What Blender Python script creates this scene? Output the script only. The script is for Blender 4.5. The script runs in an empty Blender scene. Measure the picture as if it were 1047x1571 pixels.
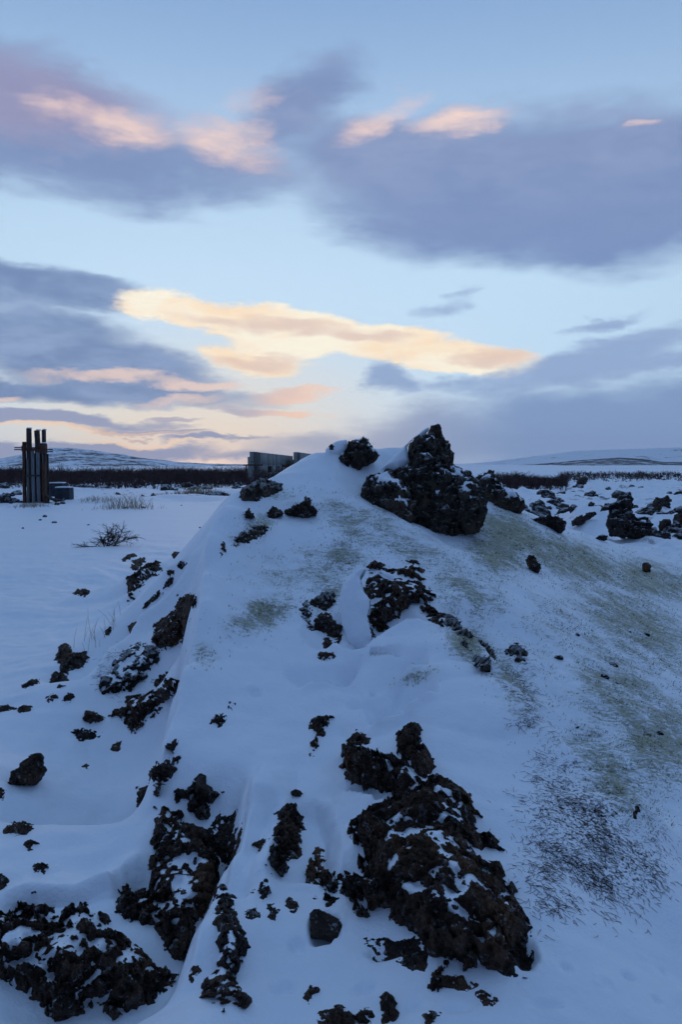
import bpy, math, random
import numpy as np
from mathutils import Vector

# ------------------------------------------------------------------ camera, sky, light
S = bpy.context.scene
COL = S.collection
F = 1222.0                       # focal length in photo pixels (28 mm equivalent, portrait)
CX, CY = 523.5, 785.5
HC = 1.7                         # eye height above the snow plain
PITCH = math.atan((CY - 712.0) / F)
cd = bpy.data.cameras.new("camera")
cam = bpy.data.objects.new("camera", cd)
COL.objects.link(cam)
cam.location = (0, 0, HC)
cam.rotation_euler = (math.pi / 2 - PITCH, 0, 0)
cd.sensor_fit = 'VERTICAL'
cd.sensor_height = 36.0
cd.lens = 36.0 * F / 1571.0
cd.clip_start = 0.05
cd.clip_end = 40000
S.camera = cam

S.view_settings.view_transform = 'Standard'
S.view_settings.look = 'None'
S.view_settings.exposure = 0.0
S.view_settings.gamma = 1.0
S.view_settings.use_curve_mapping = False
S.cycles.use_denoising = True
S.cycles.use_adaptive_sampling = True
S.cycles.adaptive_threshold = 0.02
S.cycles.adaptive_min_samples = 8
S.cycles.max_bounces = 6
S.cycles.diffuse_bounces = 3
S.cycles.volume_bounces = 0
S.cycles.sample_clamp_indirect = 4.0

CP, SP = math.cos(PITCH), math.sin(PITCH)


def pdir(px, py):
    """photo pixel -> world direction (not normalised)"""
    a = (np.asarray(px, float) - CX) / F
    b = (CY - np.asarray(py, float)) / F
    return np.stack([a, CP + b * SP, -SP + b * CP], -1)


def azel(px, py):
    d = pdir(px, py)
    return (math.degrees(math.atan2(d[0], d[1])),
            math.degrees(math.atan2(d[2], math.hypot(d[0], d[1]))))


SUN_AZ, SUN_EL = -9.0, 1.2
world = bpy.data.worlds.new("World")
S.world = world
world.use_nodes = True
WT = world.node_tree
WT.nodes.clear()


class NB:
    """small node-graph helper"""

    def __init__(self, tree):
        self.t = tree

    def n(self, kind, **kw):
        nd = self.t.nodes.new(kind)
        for k, v in kw.items():
            setattr(nd, k, v)
        return nd

    def put(self, sock, v):
        if isinstance(v, bpy.types.NodeSocket):
            self.t.links.new(v, sock)
        elif v is not None:
            sock.default_value = v

    def m(self, op, a, b=None, c=None, clamp=False):
        nd = self.n('ShaderNodeMath', operation=op, use_clamp=clamp)
        self.put(nd.inputs[0], a)
        if b is not None:
            self.put(nd.inputs[1], b)
        if c is not None:
            self.put(nd.inputs[2], c)
        return nd.outputs[0]

    def ss(self, x, lo, hi, a=0.0, b=1.0):
        nd = self.n('ShaderNodeMapRange', interpolation_type='SMOOTHSTEP')
        self.put(nd.inputs['Value'], x)
        self.put(nd.inputs['From Min'], lo)
        self.put(nd.inputs['From Max'], hi)
        self.put(nd.inputs['To Min'], a)
        self.put(nd.inputs['To Max'], b)
        return nd.outputs['Result']

    def mix(self, f, a, b, mode='MIX'):
        nd = self.n('ShaderNodeMix', data_type='RGBA', blend_type=mode)
        self.put(nd.inputs[0], f)
        for s, v in ((nd.inputs[6], a), (nd.inputs[7], b)):
            if isinstance(v, (tuple, list)):
                v = tuple(v) + ((1.0,) if len(v) == 3 else ())
            self.put(s, v)
        return nd.outputs[2]

    def noise(self, vec, scale, detail=4.0, rough=0.55, dist=0.0, out='Fac'):
        nd = self.n('ShaderNodeTexNoise')
        self.put(nd.inputs['Vector'], vec)
        nd.inputs['Scale'].default_value = scale
        nd.inputs['Detail'].default_value = detail
        nd.inputs['Roughness'].default_value = rough
        nd.inputs['Distortion'].default_value = dist
        return nd.outputs[out]

    def comb(self, x, y, z=0.0):
        nd = self.n('ShaderNodeCombineXYZ')
        for s, v in zip(nd.inputs, (x, y, z)):
            self.put(s, v)
        return nd.outputs[0]

    def vscale(self, v, s):
        nd = self.n('ShaderNodeVectorMath', operation='MULTIPLY')
        self.put(nd.inputs[0], v)
        self.put(nd.inputs[1], s)
        return nd.outputs[0]


def lin(r, g, b):
    return tuple(((c / 255.0) / 12.92 if c / 255.0 <= 0.04045 else ((c / 255.0 + 0.055) / 1.055) ** 2.4)
                 for c in (r, g, b))


def build_world():
    w = NB(WT)
    tc = w.n('ShaderNodeTexCoord')
    sep = w.n('ShaderNodeSeparateXYZ')
    WT.links.new(tc.outputs['Generated'], sep.inputs[0])
    X, Y, Z = sep.outputs
    deg = 180 / math.pi
    az = w.m('MULTIPLY', w.m('ARCTAN2', X, Y), deg)
    el = w.m('MULTIPLY', w.m('ARCSINE', Z), deg)

    sky = w.n('ShaderNodeTexSky', sky_type='NISHITA')
    sky.sun_disc = False
    sky.sun_elevation = math.radians(SUN_EL)
    sky.sun_rotation = math.radians(SUN_AZ)
    sky.altitude = 100
    sky.air_density = 1.0
    sky.dust_density = 0.6
    sky.ozone_density = 2.0
    nish = sky.outputs[0]

    # ---- clear air: the physical sky plus the pale veil of thin high cloud that whitens its lower half
    zc = w.m('MAXIMUM', Z, 0.0)
    veil = w.ss(el, 34.0, 3.0)
    toward = w.ss(w.m('ABSOLUTE', w.m('SUBTRACT', az, -4.0)), 115.0, 8.0)
    top = w.mix(toward, lin(96, 130, 182), lin(132, 169, 220))
    mid = w.mix(toward, lin(100, 126, 176), lin(205, 236, 262))
    base = w.mix(w.ss(el, 36.0, 11.0), top, mid)
    base = w.mix(w.ss(el, 75.0, 30.0), lin(138, 177, 224), base)
    glow = w.m('MULTIPLY', w.ss(el, 12.0, 1.5), w.ss(w.m('ABSOLUTE', w.m('SUBTRACT', az, -11.0)), 24.0, 2.0))
    base = w.mix(w.m('MULTIPLY', glow, 0.85), base, lin(236, 230, 216))
    clear = w.mix(0.86, w.vscale(nish, (0.10, 0.10, 0.10)), base)

    # ---- cloud coordinates
    inv = w.m('DIVIDE', 1.0, w.m('ADD', zc, 0.16))
    cp = w.comb(w.m('MULTIPLY', X, inv), w.m('MULTIPLY', Y, inv), 3.7)
    ae = w.comb(w.m('MULTIPLY', az, 0.06), w.m('MULTIPLY', el, 0.17), 1.3)
    soft = w.noise(cp, 1.1, 5.0, 0.55)
    fine = w.noise(ae, 3.2, 7.0, 0.62, 0.3)
    wisp = w.noise(ae, 1.3, 6.0, 0.6, 0.6)
    # domain warp
    wx = w.m('MULTIPLY', w.m('SUBTRACT', w.noise(ae, 2.2, 5.0, 0.6), 0.5), 7.0)
    ae2 = w.comb(w.m('MULTIPLY', az, 0.06), w.m('MULTIPLY', el, 0.17), 9.1)
    wy = w.m('MULTIPLY', w.m('SUBTRACT', w.noise(ae2, 2.0, 5.0, 0.6), 0.5), 3.6)
    azw, elw = w.m('ADD', az, wx), w.m('ADD', el, wy)

    P2 = w.comb(azw, elw, 0.0)

    def blob(px, py, rx, ry, rot=0.0, wgt=1.0):
        a0, e0 = azel(px, py)
        k = 360 / (2 * math.pi) / F
        mp = w.n('ShaderNodeMapping', vector_type='TEXTURE')
        w.put(mp.inputs['Vector'], P2)
        mp.inputs['Location'].default_value = (a0, e0, 0)
        mp.inputs['Rotation'].default_value = (0, 0, math.radians(rot))
        mp.inputs['Scale'].default_value = (rx * k, ry * k, 1)
        dt = w.n('ShaderNodeVectorMath', operation='DOT_PRODUCT')
        w.put(dt.inputs[0], mp.outputs[0])
        w.put(dt.inputs[1], mp.outputs[0])
        return w.m('MULTIPLY_ADD', dt.outputs['Value'], -wgt, wgt)

    def field(blobs, k=0.35):
        out = None
        for b in blobs:
            x = blob(*b)
            if out is None:
                out = w.m('MAXIMUM', x, -1.5)
            else:
                nd = w.n('ShaderNodeMath', operation='SMOOTH_MAX')
                w.put(nd.inputs[0], out)
                w.put(nd.inputs[1], x)
                nd.inputs[2].default_value = k
                out = nd.outputs[0]
        return out

    def dens(blobs, lo, hi, noise, amp, k=0.35):
        f = w.m('ADD', field(blobs, k), w.m('MULTIPLY', w.m('SUBTRACT', noise, 0.5), amp))
        return w.ss(f, lo, hi)

    col = clear
    # the rest of the sky outside the frame carries the same broken grey-lavender deck
    outside = w.m('MAXIMUM', w.ss(w.m('ABSOLUTE', az), 27.0, 45.0), w.ss(el, 34.0, 48.0))
    deck = w.m('MULTIPLY', w.ss(soft, 0.40, 0.66), outside)
    deckcol = w.mix(toward, lin(94, 116, 160), lin(132, 150, 192))
    col = w.mix(w.m('MULTIPLY', deck, 0.8), col, deckcol)
    both = w.m('MULTIPLY_ADD', fine, 0.5, w.m('MULTIPLY', wisp, 0.5))

    # 1 upper deck: crisp towards its top, dissolving below
    d1 = dens([(870, 288, 390, 108, -2, 1.15), (650, 258, 250, 60, -10, 1.0), (130, 240, 370, 62, 0, 0.85),
               (450, 165, 120, 50, 26, 0.8), (20, 165, 190, 66, 0, 0.95)],
              -0.42, 0.75, both, 1.9)
    shade1 = w.mix(w.ss(both, 0.36, 0.64), lin(122, 143, 186), lin(142, 158, 196))
    shade1 = w.mix(w.ss(el, 13.0, 22.0), lin(120, 144, 190), shade1)
    col = w.mix(w.m('MULTIPLY', d1, 0.95), col, shade1)
    purple = dens([(40, 160, 230, 55, 0, 1.0)], -0.2, 0.9, wisp, 1.0)
    col = w.mix(w.m('MULTIPLY', purple, 0.5), col, lin(164, 152, 182))
    e1 = dens([(175, 193, 120, 26, -4, 1.0), (350, 220, 90, 30, -12, 0.85), (385, 145, 60, 20, 18, 0.4),
               (590, 188, 70, 20, 16, 0.9), (715, 187, 75, 18, 6, 0.95), (975, 186, 22, 6, 0, 0.5)],
              -0.5, 1.6, w.m('MULTIPLY_ADD', fine, 0.75, w.m('MULTIPLY', wisp, 0.25)), 3.2)
    col = w.mix(w.m('MULTIPLY', e1, 0.95), col, w.mix(e1, lin(226, 196, 200), lin(255, 224, 208)))

    # 2 left middle clouds
    d2 = dens([(60, 440, 190, 34, -6, 1.0), (30, 505, 170, 36, -6, 0.95), (100, 548, 230, 40, -8, 1.0),
               (60, 592, 330, 20, -2, 0.9)], -0.45, 0.65, both, 1.8)
    col = w.mix(w.m('MULTIPLY', d2, 0.95), col, w.mix(w.ss(both, 0.38, 0.62), lin(114, 138, 180), lin(142, 164, 202)))
    e2 = dens([(300, 590, 80, 10, 4, 1.0), (190, 580, 150, 9, -4, 0.7), (15, 603, 40, 7, 0, 0.9),
               (290, 611, 60, 6, 6, 0.6)], -0.35, 1.0, fine, 2.0)
    col = w.mix(w.m('MULTIPLY', e2, 0.7), col, lin(250, 218, 200))

    # 3 lit cloud bank
    d3 = dens([(310, 482, 120, 30, -8, 1.0), (430, 503, 150, 34, -8, 1.05), (570, 524, 150, 30, -8, 1.0),
               (710, 550, 120, 24, -5, 1.0), (380, 545, 90, 22, -4, 0.8)],
              -0.3, 0.45, fine, 2.0)
    core = dens([(440, 500, 90, 13, -5, 1.0), (560, 516, 60, 10, -8, 0.8), (330, 494, 60, 9, -4, 0.6),
                 (385, 548, 80, 12, 2, 0.9), (760, 545, 60, 13, 0, 0.8)], -0.5, 1.0, fine, 2.2)
    lit = w.mix(w.ss(both, 0.40, 0.60), lin(255, 228, 196), lin(255, 247, 228))
    lit = w.mix(w.m('MULTIPLY', core, 0.80), lit, lin(226, 198, 186))
    col = w.mix(w.m('MULTIPLY', d3, 0.97), col, lit)

    # 4 small peach clouds low in the middle
    d4 = dens([(455, 598, 80, 13, 2, 1.0), (410, 630, 95, 9, -6, 1.0), (270, 642, 36, 5, 0, 0.8)],
              -0.35, 0.8, fine, 1.9)
    c4 = w.mix(w.ss(w.m('MULTIPLY_ADD', fine, 8.0, w.m('SUBTRACT', az, azel(420, 600)[0])), 0.5, 6.0),
               lin(178, 174, 194), lin(248, 208, 186))
    col = w.mix(w.m('MULTIPLY', d4, 0.85), col, c4)

    # 5 right hand clouds and the shower bank down to the horizon
    d5 = dens([(905, 556, 150, 32, 14, 1.0), (1030, 545, 120, 20, 6, 0.9), (600, 583, 55, 24, -20, 0.95),
               (760, 592, 130, 14, 4, 0.6), (925, 494, 60, 9, 14, 0.5), (680, 470, 50, 9, 8, 0.45)],
              -0.45, 0.8, fine, 1.9)
    col = w.mix(w.m('MULTIPLY', d5, 0.88), col, lin(142, 166, 206))
    d6 = dens([(900, 668, 330, 72, 4, 1.1), (1080, 640, 240, 66, 0, 1.1), (690, 676, 170, 54, 0, 1.0),
               (540, 694, 190, 26, 0, 0.8)], -0.5, 0.9, both, 1.6)
    col = w.mix(w.m('MULTIPLY', d6, 0.92), col, w.mix(w.ss(az, -2.0, 14.0), lin(168, 174, 198), lin(124, 150, 194)))

    # 6 low bands at left
    d7 = dens([(70, 642, 190, 14, -3, 1.0), (200, 663, 110, 5, -2, 0.8), (60, 694, 300, 14, 0, 0.9),
               (330, 676, 90, 5, 0, 0.7)], -0.35, 0.6, fine, 1.7)
    col = w.mix(w.m('MULTIPLY', d7, 0.9), col, lin(146, 156, 190))
    e7 = dens([(100, 660, 190, 5, -2, 1.0), (200, 679, 110, 4, -2, 0.7)], -0.3, 1.0, fine, 1.6)
    col = w.mix(w.m('MULTIPLY', e7, 0.6), col, lin(255, 214, 180))

    # below the horizon (never seen): snow-coloured
    col = w.mix(w.ss(el, -0.5, -3.0), col, lin(70, 84, 120))
    bg = w.n('ShaderNodeBackground')
    WT.links.new(col, bg.inputs[0])
    bg.inputs[1].default_value = 1.0
    out = w.n('ShaderNodeOutputWorld')
    WT.links.new(bg.outputs[0], out.inputs[0])


build_world()
world.cycles.sampling_method = 'MANUAL'
world.cycles.sample_map_resolution = 512

sl = bpy.data.lights.new("sun", 'SUN')
sl.energy = 0.10
sl.angle = math.radians(14)
sl.color = (1.0, 0.80, 0.66)
sun = bpy.data.objects.new("sun", sl)
COL.objects.link(sun)
_sd = Vector((math.sin(math.radians(SUN_AZ)) * math.cos(math.radians(4)),
              math.cos(math.radians(SUN_AZ)) * math.cos(math.radians(4)), math.sin(math.radians(4))))
sun.rotation_euler = _sd.to_track_quat('Z', 'Y').to_euler()
sun.location = (-20, 100, 20)

# ------------------------------------------------------------------ noise
_rng = np.random.default_rng(7)
_perm = np.concatenate([_rng.permutation(256)] * 3).astype(np.int32)
_g = _rng.normal(size=(256, 3))
_g /= np.linalg.norm(_g, axis=1)[:, None]
_gx, _gy, _gz = [np.ascontiguousarray(_g[:, i], dtype=np.float32) for i in range(3)]


def perlin(p):
    """gradient noise, p (...,3) -> about -1..1"""
    p = np.asarray(p, np.float32)
    x, y, z = p[..., 0], p[..., 1], p[..., 2]
    xi, yi, zi = np.floor(x), np.floor(y), np.floor(z)
    fx, fy, fz = x - xi, y - yi, z - zi
    xi, yi, zi = [v.astype(np.int32) & 255 for v in (xi, yi, zi)]
    u, v, w = [t * t * t * (t * (t * 6 - 15) + 10) for t in (fx, fy, fz)]

    def g(dx, dy, dz):
        h = _perm[_perm[_perm[xi + dx] + yi + dy] + zi + dz]
        return _gx[h] * (fx - dx) + _gy[h] * (fy - dy) + _gz[h] * (fz - dz)

    def gg(dy, dz):
        lo_ = g(0, dy, dz)
        return lo_ + u * (g(1, dy, dz) - lo_)
    a, b, c, d = gg(0, 0), gg(1, 0), gg(0, 1), gg(1, 1)
    e = a + v * (b - a)
    f = c + v * (d - c)
    return (e + w * (f - e)) * 1.5


def fbm(p, octv=4, gain=0.5, lac=2.03):
    p = np.asarray(p, float)
    s, a = 0.0, 1.0
    for i in range(octv):
        s = s + a * perlin(p + 17.3 * i)
        p = p * lac
        a *= gain
    return s


def ridged(p, octv=4, gain=0.5):
    p = np.asarray(p, float)
    s, a, t = 0.0, 1.0, 0.0
    for i in range(octv):
        s = s + a * (1 - np.abs(perlin(p + 9.7 * i)) * 1.6)
        t += a
        p = p * 2.1
        a *= gain
    return s / t


_jit = _rng.random((256, 3))


def worley(p):
    """distance to nearest and second nearest feature point"""
    p = np.asarray(p, float)
    sh = p.shape[:-1]
    p = p.reshape(-1, 3)
    ip = np.floor(p).astype(np.int32)
    f1 = np.full(len(p), 9.0)
    f2 = np.full(len(p), 9.0)
    for dx in (-1, 0, 1):
        for dy in (-1, 0, 1):
            for dz in (-1, 0, 1):
                c = ip + np.array([dx, dy, dz], np.int32)
                cc = c & 255
                h = _perm[_perm[_perm[cc[:, 0]] + cc[:, 1]] + cc[:, 2]]
                d = np.linalg.norm(c + _jit[h] - p, axis=1)
                f2 = np.minimum(f2, np.maximum(d, f1))
                f1 = np.minimum(f1, d)
    return f1.reshape(sh), f2.reshape(sh)


def sstep(x, a, b):
    t = np.clip((x - a) / (b - a), 0, 1)
    return t * t * (3 - 2 * t)


# ------------------------------------------------------------------ terrain height
CAM = np.array([0.0, 0.0, HC])


def at(px, py, d):
    """point at forward distance d (metres along +Y) seen at a photo pixel"""
    v = pdir(px, py)
    return CAM + v / v[..., 1:2] * np.asarray(d, float)[..., None]


def onz(px, py, z=0.0):
    v = pdir(px, py)
    return CAM + v * ((z - HC) / v[..., 2:3])


CTRL = []       # world control points of the mound
_cols = [
    # px, py, forward distance: read off the mound's slopes from its toe up to its crest
    (520, 1571, 2.15), (520, 1480, 2.42), (520, 1380, 2.76), (520, 1280, 3.17), (520, 1180, 3.66), (520, 1090, 4.22),
    (520, 1010, 4.85), (520, 940, 5.45), (520, 870, 6.15), (520, 800, 6.95), (520, 750, 7.6), (500, 697, 8.3),
    (400, 1571, 2.15), (400, 1450, 2.5), (400, 1350, 2.86), (400, 1250, 3.3), (400, 1150, 3.85), (400, 1050, 4.5),
    (400, 950, 5.25), (400, 860, 6.1), (400, 790, 6.9), (400, 752, 7.35), (428, 730, 7.75), (455, 714, 8.05),
    (330, 1571, 2.1), (330, 1420, 2.55), (345, 1330, 2.95), (330, 1200, 3.6), (330, 1100, 4.15), (330, 1000, 4.8),
    (330, 900, 5.6), (335, 830, 6.2), (345, 783, 6.6), (375, 752, 7.2),
    (302, 960, 5.0), (284, 1060, 4.35), (258, 1150, 3.95), (218, 1240, 3.7), (308, 900, 5.5), (312, 850, 6.0),
    (255, 975, 5.75), (235, 1080, 4.95), (200, 1035, 5.55), (160, 1060, 5.45),
    (275, 892, 6.6), (250, 915, 6.4), (225, 945, 6.3), (190, 985, 6.0), (150, 1025, 5.75),
    (285, 850, 10.0), (268, 845, 10.6), (240, 866, 10.0), (222, 885, 9.7), (225, 928, 8.7), (205, 910, 9.6),
    (650, 1571, 2.1), (650, 1500, 2.3), (650, 1380, 2.62), (650, 1250, 3.1), (650, 1150, 3.6), (650, 1060, 4.22),
    (650, 990, 4.8), (640, 900, 5.75), (640, 850, 6.45), (640, 812, 7.0), (690, 838, 7.2), (730, 815, 7.8),
    (560, 770, 7.4), (600, 795, 7.2), (580, 717, 8.5), (605, 712, 8.7), (630, 705, 8.85), (655, 700, 8.95), (680, 725, 9.0),
    (600, 765, 8.3), (640, 778, 8.4), (680, 790, 8.3), (722, 780, 8.7),
    (760, 1571, 2.1), (790, 1490, 2.32), (780, 1300, 2.95), (780, 1180, 3.52), (760, 1080, 4.12), (740, 1000, 4.75),
    (740, 920, 5.7), (745, 860, 6.7), (700, 960, 5.15), (830, 1110, 4.0),
    (900, 1571, 2.1), (900, 1450, 2.45), (900, 1330, 2.88), (900, 1200, 3.55), (870, 1100, 4.25), (880, 1000, 5.4),
    (880, 920, 6.7), (860, 860, 7.9), (840, 810, 8.9), (800, 785, 9.3), (770, 800, 8.5),
    (1000, 1250, 3.35), (1000, 1100, 4.75), (1000, 1000, 6.1), (980, 920, 8.0), (960, 860, 10.2), (900, 820, 11.0),
    (200, 1480, 2.62), (80, 1545, 2.6), (200, 1545, 2.45), (260, 1500, 2.45), (290, 1440, 2.72), (250, 1330, 3.25),
    (120, 1390, 2.95),
]
for c in _cols:
    CTRL.append(at(c[0], c[1], c[2]))
for px, py in [(-60, 800), (60, 790), (190, 800), (250, 815), (-60, 860), (60, 860), (150, 880), (-60, 930), (60, 930),
               (140, 950), (-60, 1000), (30, 1010), (100, 980), (-60, 1080), (30, 1090), (90, 1110), (150, 1150),
               (-60, 1180), (60, 1190), (140, 1230), (190, 1200), (-60, 1290), (60, 1300), (150, 1310), (-60, 1360),
               (40, 1365), (-100, 1571), (1120, 1571), (1047, 1480), (1120, 1400), (1047, 1330), (1120, 1250),
               (1120, 1120), (1120, 1000), (1120, 930)]:
    CTRL.append(onz(px, py, 0.0))
for p in [(-0.3, 9.6, 1.25), (-0.3, 11, 0.5), (1.0, 10.2, 1.5), (1.0, 11.6, 0.6), (2.2, 11.2, 0.9), (2.2, 12.6, 0.35),
          (3.4, 12.8, 0.35), (-1.4, 9.2, 0.75), (-1.2, 10.6, 0.35), (-2.4, 9.2, 0.25), (-2.4, 11, 0.0), (0, 13, 0.05),
          (2, 14.2, 0.1), (4.5, 14.5, 0.15), (6.5, 12, 0.15), (6.5, 9, 0.1), (6.5, 6, 0), (5, 4, 0), (4, 2, 0),
          (-4, 14, 0), (-6, 11, 0), (-6, 8, 0), (-6, 5, 0), (-5, 3, 0), (-3, 1.5, 0), (0, 1.2, 0), (0, .2, 0),
          (3, .2, 0), (-3, 0.2, 0), (-8, 17, 0), (-3, 17, 0), (2, 17, 0.1), (7, 17, 0.1), (10, 14, 0.1), (10, 8, 0),
          (10, 2, 0), (-9, 12, 0), (-9, 6, 0), (-9, 1, 0)]:
    CTRL.append(np.array(p, float))
CTRL = np.array(CTRL)


def _tps():
    P, z = CTRL[:, :2], CTRL[:, 2]
    n = len(P)

    def k(r2):
        return 0.5 * r2 * np.log(r2 + 1e-9)

    r2 = ((P[:, None] - P[None]) ** 2).sum(-1)
    A = np.zeros((n + 3, n + 3))
    A[:n, :n] = k(r2) + np.eye(n) * 0.004
    A[:n, n] = A[n, :n] = 1
    A[:n, n + 1:] = P
    A[n + 1:, :n] = P.T
    sol = np.linalg.solve(A, np.concatenate([z, np.zeros(3)]))
    gx = np.arange(-9, 10.01, 0.06)
    gy = np.arange(0, 17.01, 0.06)
    GX, GY = np.meshgrid(gx, gy, indexing='ij')
    out = sol[n] + sol[n + 1] * GX + sol[n + 2] * GY
    for i in range(n):
        out += sol[i] * k((GX - P[i, 0]) ** 2 + (GY - P[i, 1]) ** 2)
    return out


TPS = _tps()


def cubic(grid, fx, fy):
    ix = np.clip(np.floor(fx).astype(int), 1, grid.shape[0] - 3)
    iy = np.clip(np.floor(fy).astype(int), 1, grid.shape[1] - 3)
    tx, ty = np.clip(fx - ix, 0, 1), np.clip(fy - iy, 0, 1)

    def wts(t):
        return [-.5 * t + t * t - .5 * t ** 3, 1 - 2.5 * t * t + 1.5 * t ** 3, .5 * t + 2 * t * t - 1.5 * t ** 3,
                -.5 * t * t + .5 * t ** 3]

    wx, wy = wts(tx), wts(ty)
    s = 0
    for a in range(4):
        for b in range(4):
            s = s + wx[a] * wy[b] * grid[ix + a - 1, iy + b - 1]
    return s


def base_far(x, y):
    """plain to the left, hummocky lava field to the right"""
    r = np.hypot(x, y)
    azd = np.degrees(np.arctan2(x, np.maximum(y, 1e-3)))
    q = np.stack([x, y, np.zeros_like(x)], -1)
    field = sstep(azd, 2, 8) * sstep(r, 10, 17) * (1 - sstep(r, 120, 300))
    n = fbm(q * 0.33 + 5, 4, 0.55)
    n2 = fbm(q * 1.3 + 15, 3, 0.5)
    n3 = ridged(q * 0.55 + 25, 3)
    h = field * (0.02 + 0.20 * n + 0.10 * n2 + 0.34 * np.maximum(n3 - 0.45, 0))
    left = (1 - sstep(azd, -6, 0)) * sstep(r, 30, 42)
    h = h + left * (0.10 + 0.22 * fbm(q * 0.22 + 31, 4, 0.5)) * (1 - sstep(r, 150, 400))
    h = h + sstep(r, 80, 400) * 0.8 * fbm(q * 0.011 + 3, 3)
    return h


CREASE = []   # scarps in the snow: polyline (world xy), side, drop, width, recovery
PIL = []      # rounded snow pillows / hollows: world x, y, rx, ry, rot, amplitude, power


def base_h(x, y):
    w = sstep(x, -8.8, -7) * (1 - sstep(x, 7.5, 9.5)) * (1 - sstep(y, 14, 16.5)) * sstep(y, 0.1, 0.6)
    fx, fy = (x + 9) / 0.06, y / 0.06
    return w * cubic(TPS, fx, fy) + base_far(x, y)


def H(x, y):
    x = np.asarray(x, float)
    y = np.asarray(y, float)
    h = base_h(x, y) + 0.0
    near = 1 - sstep(np.hypot(x, y), 14, 22)
    q = np.stack([x, y, h * 0.6], -1)
    warp = fbm(q * 3.1 + 40, 2) * 0.025
    for (cx, cy, rx, ry, rot, amp, pw) in PIL:
        c, s = math.cos(rot), math.sin(rot)
        u = ((x - cx) * c + (y - cy) * s + warp) / rx
        v = (-(x - cx) * s + (y - cy) * c + warp) / ry
        t = np.clip(1 - u * u - v * v, 0, 1)
        h = h + amp * t ** pw
    for (L, sgn, drop, w1, rec) in CREASE:
        bx = (x > L[:, 0].min() - rec) & (x < L[:, 0].max() + rec) & (y > L[:, 1].min() - rec) & (y < L[:, 1].max() + rec)
        if not bx.any():
            continue
        X, Y = x[bx], y[bx]
        wv = fbm(q[bx] * 4.0 + 60, 2) * 0.02
        best = np.full(X.shape, 1e9)
        side = np.zeros(X.shape)
        tt = np.zeros(X.shape)
        m = len(L) - 1
        for i in range(m):
            e = L[i + 1] - L[i]
            wx, wy = X - L[i, 0], Y - L[i, 1]
            t0 = (wx * e[0] + wy * e[1]) / (e @ e)
            t = np.clip(t0, 0, 1)
            dd = np.hypot(wx - t * e[0], wy - t * e[1])
            cr = (e[0] * wy - e[1] * wx) / np.hypot(*e)
            k = dd < best
            best = np.where(k, dd, best)
            side = np.where(k, np.sign(cr) * sgn * dd, side)
            tt = np.where(k, (i + t) / m, tt)
        sd = side + wv
        lowside = np.maximum(-sd, 0)
        f = sstep(lowside, 0, w1) * (1 - sstep(lowside, w1, rec)) - 0.35 * np.exp(-(np.maximum(sd, 0) / (w1 * 1.5)) ** 2) * (sd > 0) * sstep(sd, 0, w1 * 0.3)
        f = f * sstep(tt, 0, 0.15) * (1 - sstep(tt, 0.85, 1.0))
        h[bx] = h[bx] - drop * f
    h = h + near * (0.024 * fbm(q * 1.7 + 3, 3) + 0.010 * fbm(q * 5.0 + 8, 2) + 0.012 * (ridged(q * np.array([2.2, 3.2, 2.0]) + 77, 2) - 0.55))
    # wind-packed drift lines on the open plain
    qd = np.stack([x * 0.35 + y * 0.06, y * 1.6, np.zeros_like(x)], -1)
    h = h + (1 - sstep(np.hypot(x, y), 40, 80)) * (0.012 + 0.004 * near) * fbm(qd * 1.5, 3)
    return h


HG = {}


def make_cache(st):
    HG.clear()
    gx, gy = np.arange(-5.5, 7.5, st), np.arange(0.9, 16, st)
    GX, GY = np.meshgrid(gx, gy, indexing='ij')
    g = H(GX, GY)
    HG['g'], HG['s'] = g, st


def Hq(x, y):
    """fast height lookup near the mound"""
    x, y = np.asarray(x, float), np.asarray(y, float)
    if 'g' not in HG:
        return H(x, y)
    g, st = HG['g'], HG['s']
    fx, fy = (x + 5.5) / st, (y - 0.9) / st
    ix, iy = np.clip(fx.astype(int), 0, g.shape[0] - 2), np.clip(fy.astype(int), 0, g.shape[1] - 2)
    tx, ty = np.clip(fx - ix, 0, 1), np.clip(fy - iy, 0, 1)
    z = (g[ix, iy] * (1 - tx) + g[ix + 1, iy] * tx) * (1 - ty) + (g[ix, iy + 1] * (1 - tx) + g[ix + 1, iy + 1] * tx) * ty
    out = (fx < 0) | (fy < 0) | (fx > g.shape[0] - 1) | (fy > g.shape[1] - 1)
    if out.any():
        z = np.array(z)
        z[out] = H(x[out], y[out])
    return z


def hit(px, py, lo=1.3, hi=90.0):
    """where the sight line through a photo pixel meets the snow"""
    px = np.atleast_1d(np.asarray(px, float))
    py = np.atleast_1d(np.asarray(py, float))
    v = pdir(px, py)
    v = v / v[:, 1:2]
    if len(px) > 4000:
        return np.concatenate([hit(px[i:i + 4000], py[i:i + 4000], lo, hi) for i in range(0, len(px), 4000)])
    d = np.geomspace(lo, hi, 500 if len(px) < 60 else 170)
    P = CAM + v[:, None, :] * d[None, :, None]
    below = P[..., 2] < Hq(P[..., 0], P[..., 1])
    k = np.where(below.any(1), below.argmax(1), len(d) - 1)
    a, b = d[np.maximum(k - 1, 0)], d[k]
    for _ in range(14):
        m = 0.5 * (a + b)
        p = CAM + v * m[:, None]
        u = p[:, 2] < Hq(p[:, 0], p[:, 1])
        b = np.where(u, m, b)
        a = np.where(u, a, m)
    return CAM + v * (0.5 * (a + b))[:, None]


def pillow(px, py, rx_px, ry_px, rot, amp, pw=0.7):
    c = hit(px, py)[0]
    d = c[1]
    l = hit(px - rx_px, py)[0]
    u = hit(px, py - ry_px)[0]
    rx = rx_px * d / F
    ry = max(np.linalg.norm((u - c)[:2]), 0.02)
    return (c[0], c[1], rx, min(ry, rx * 4), math.radians(rot), amp, pw)


make_cache(0.06)


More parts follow.
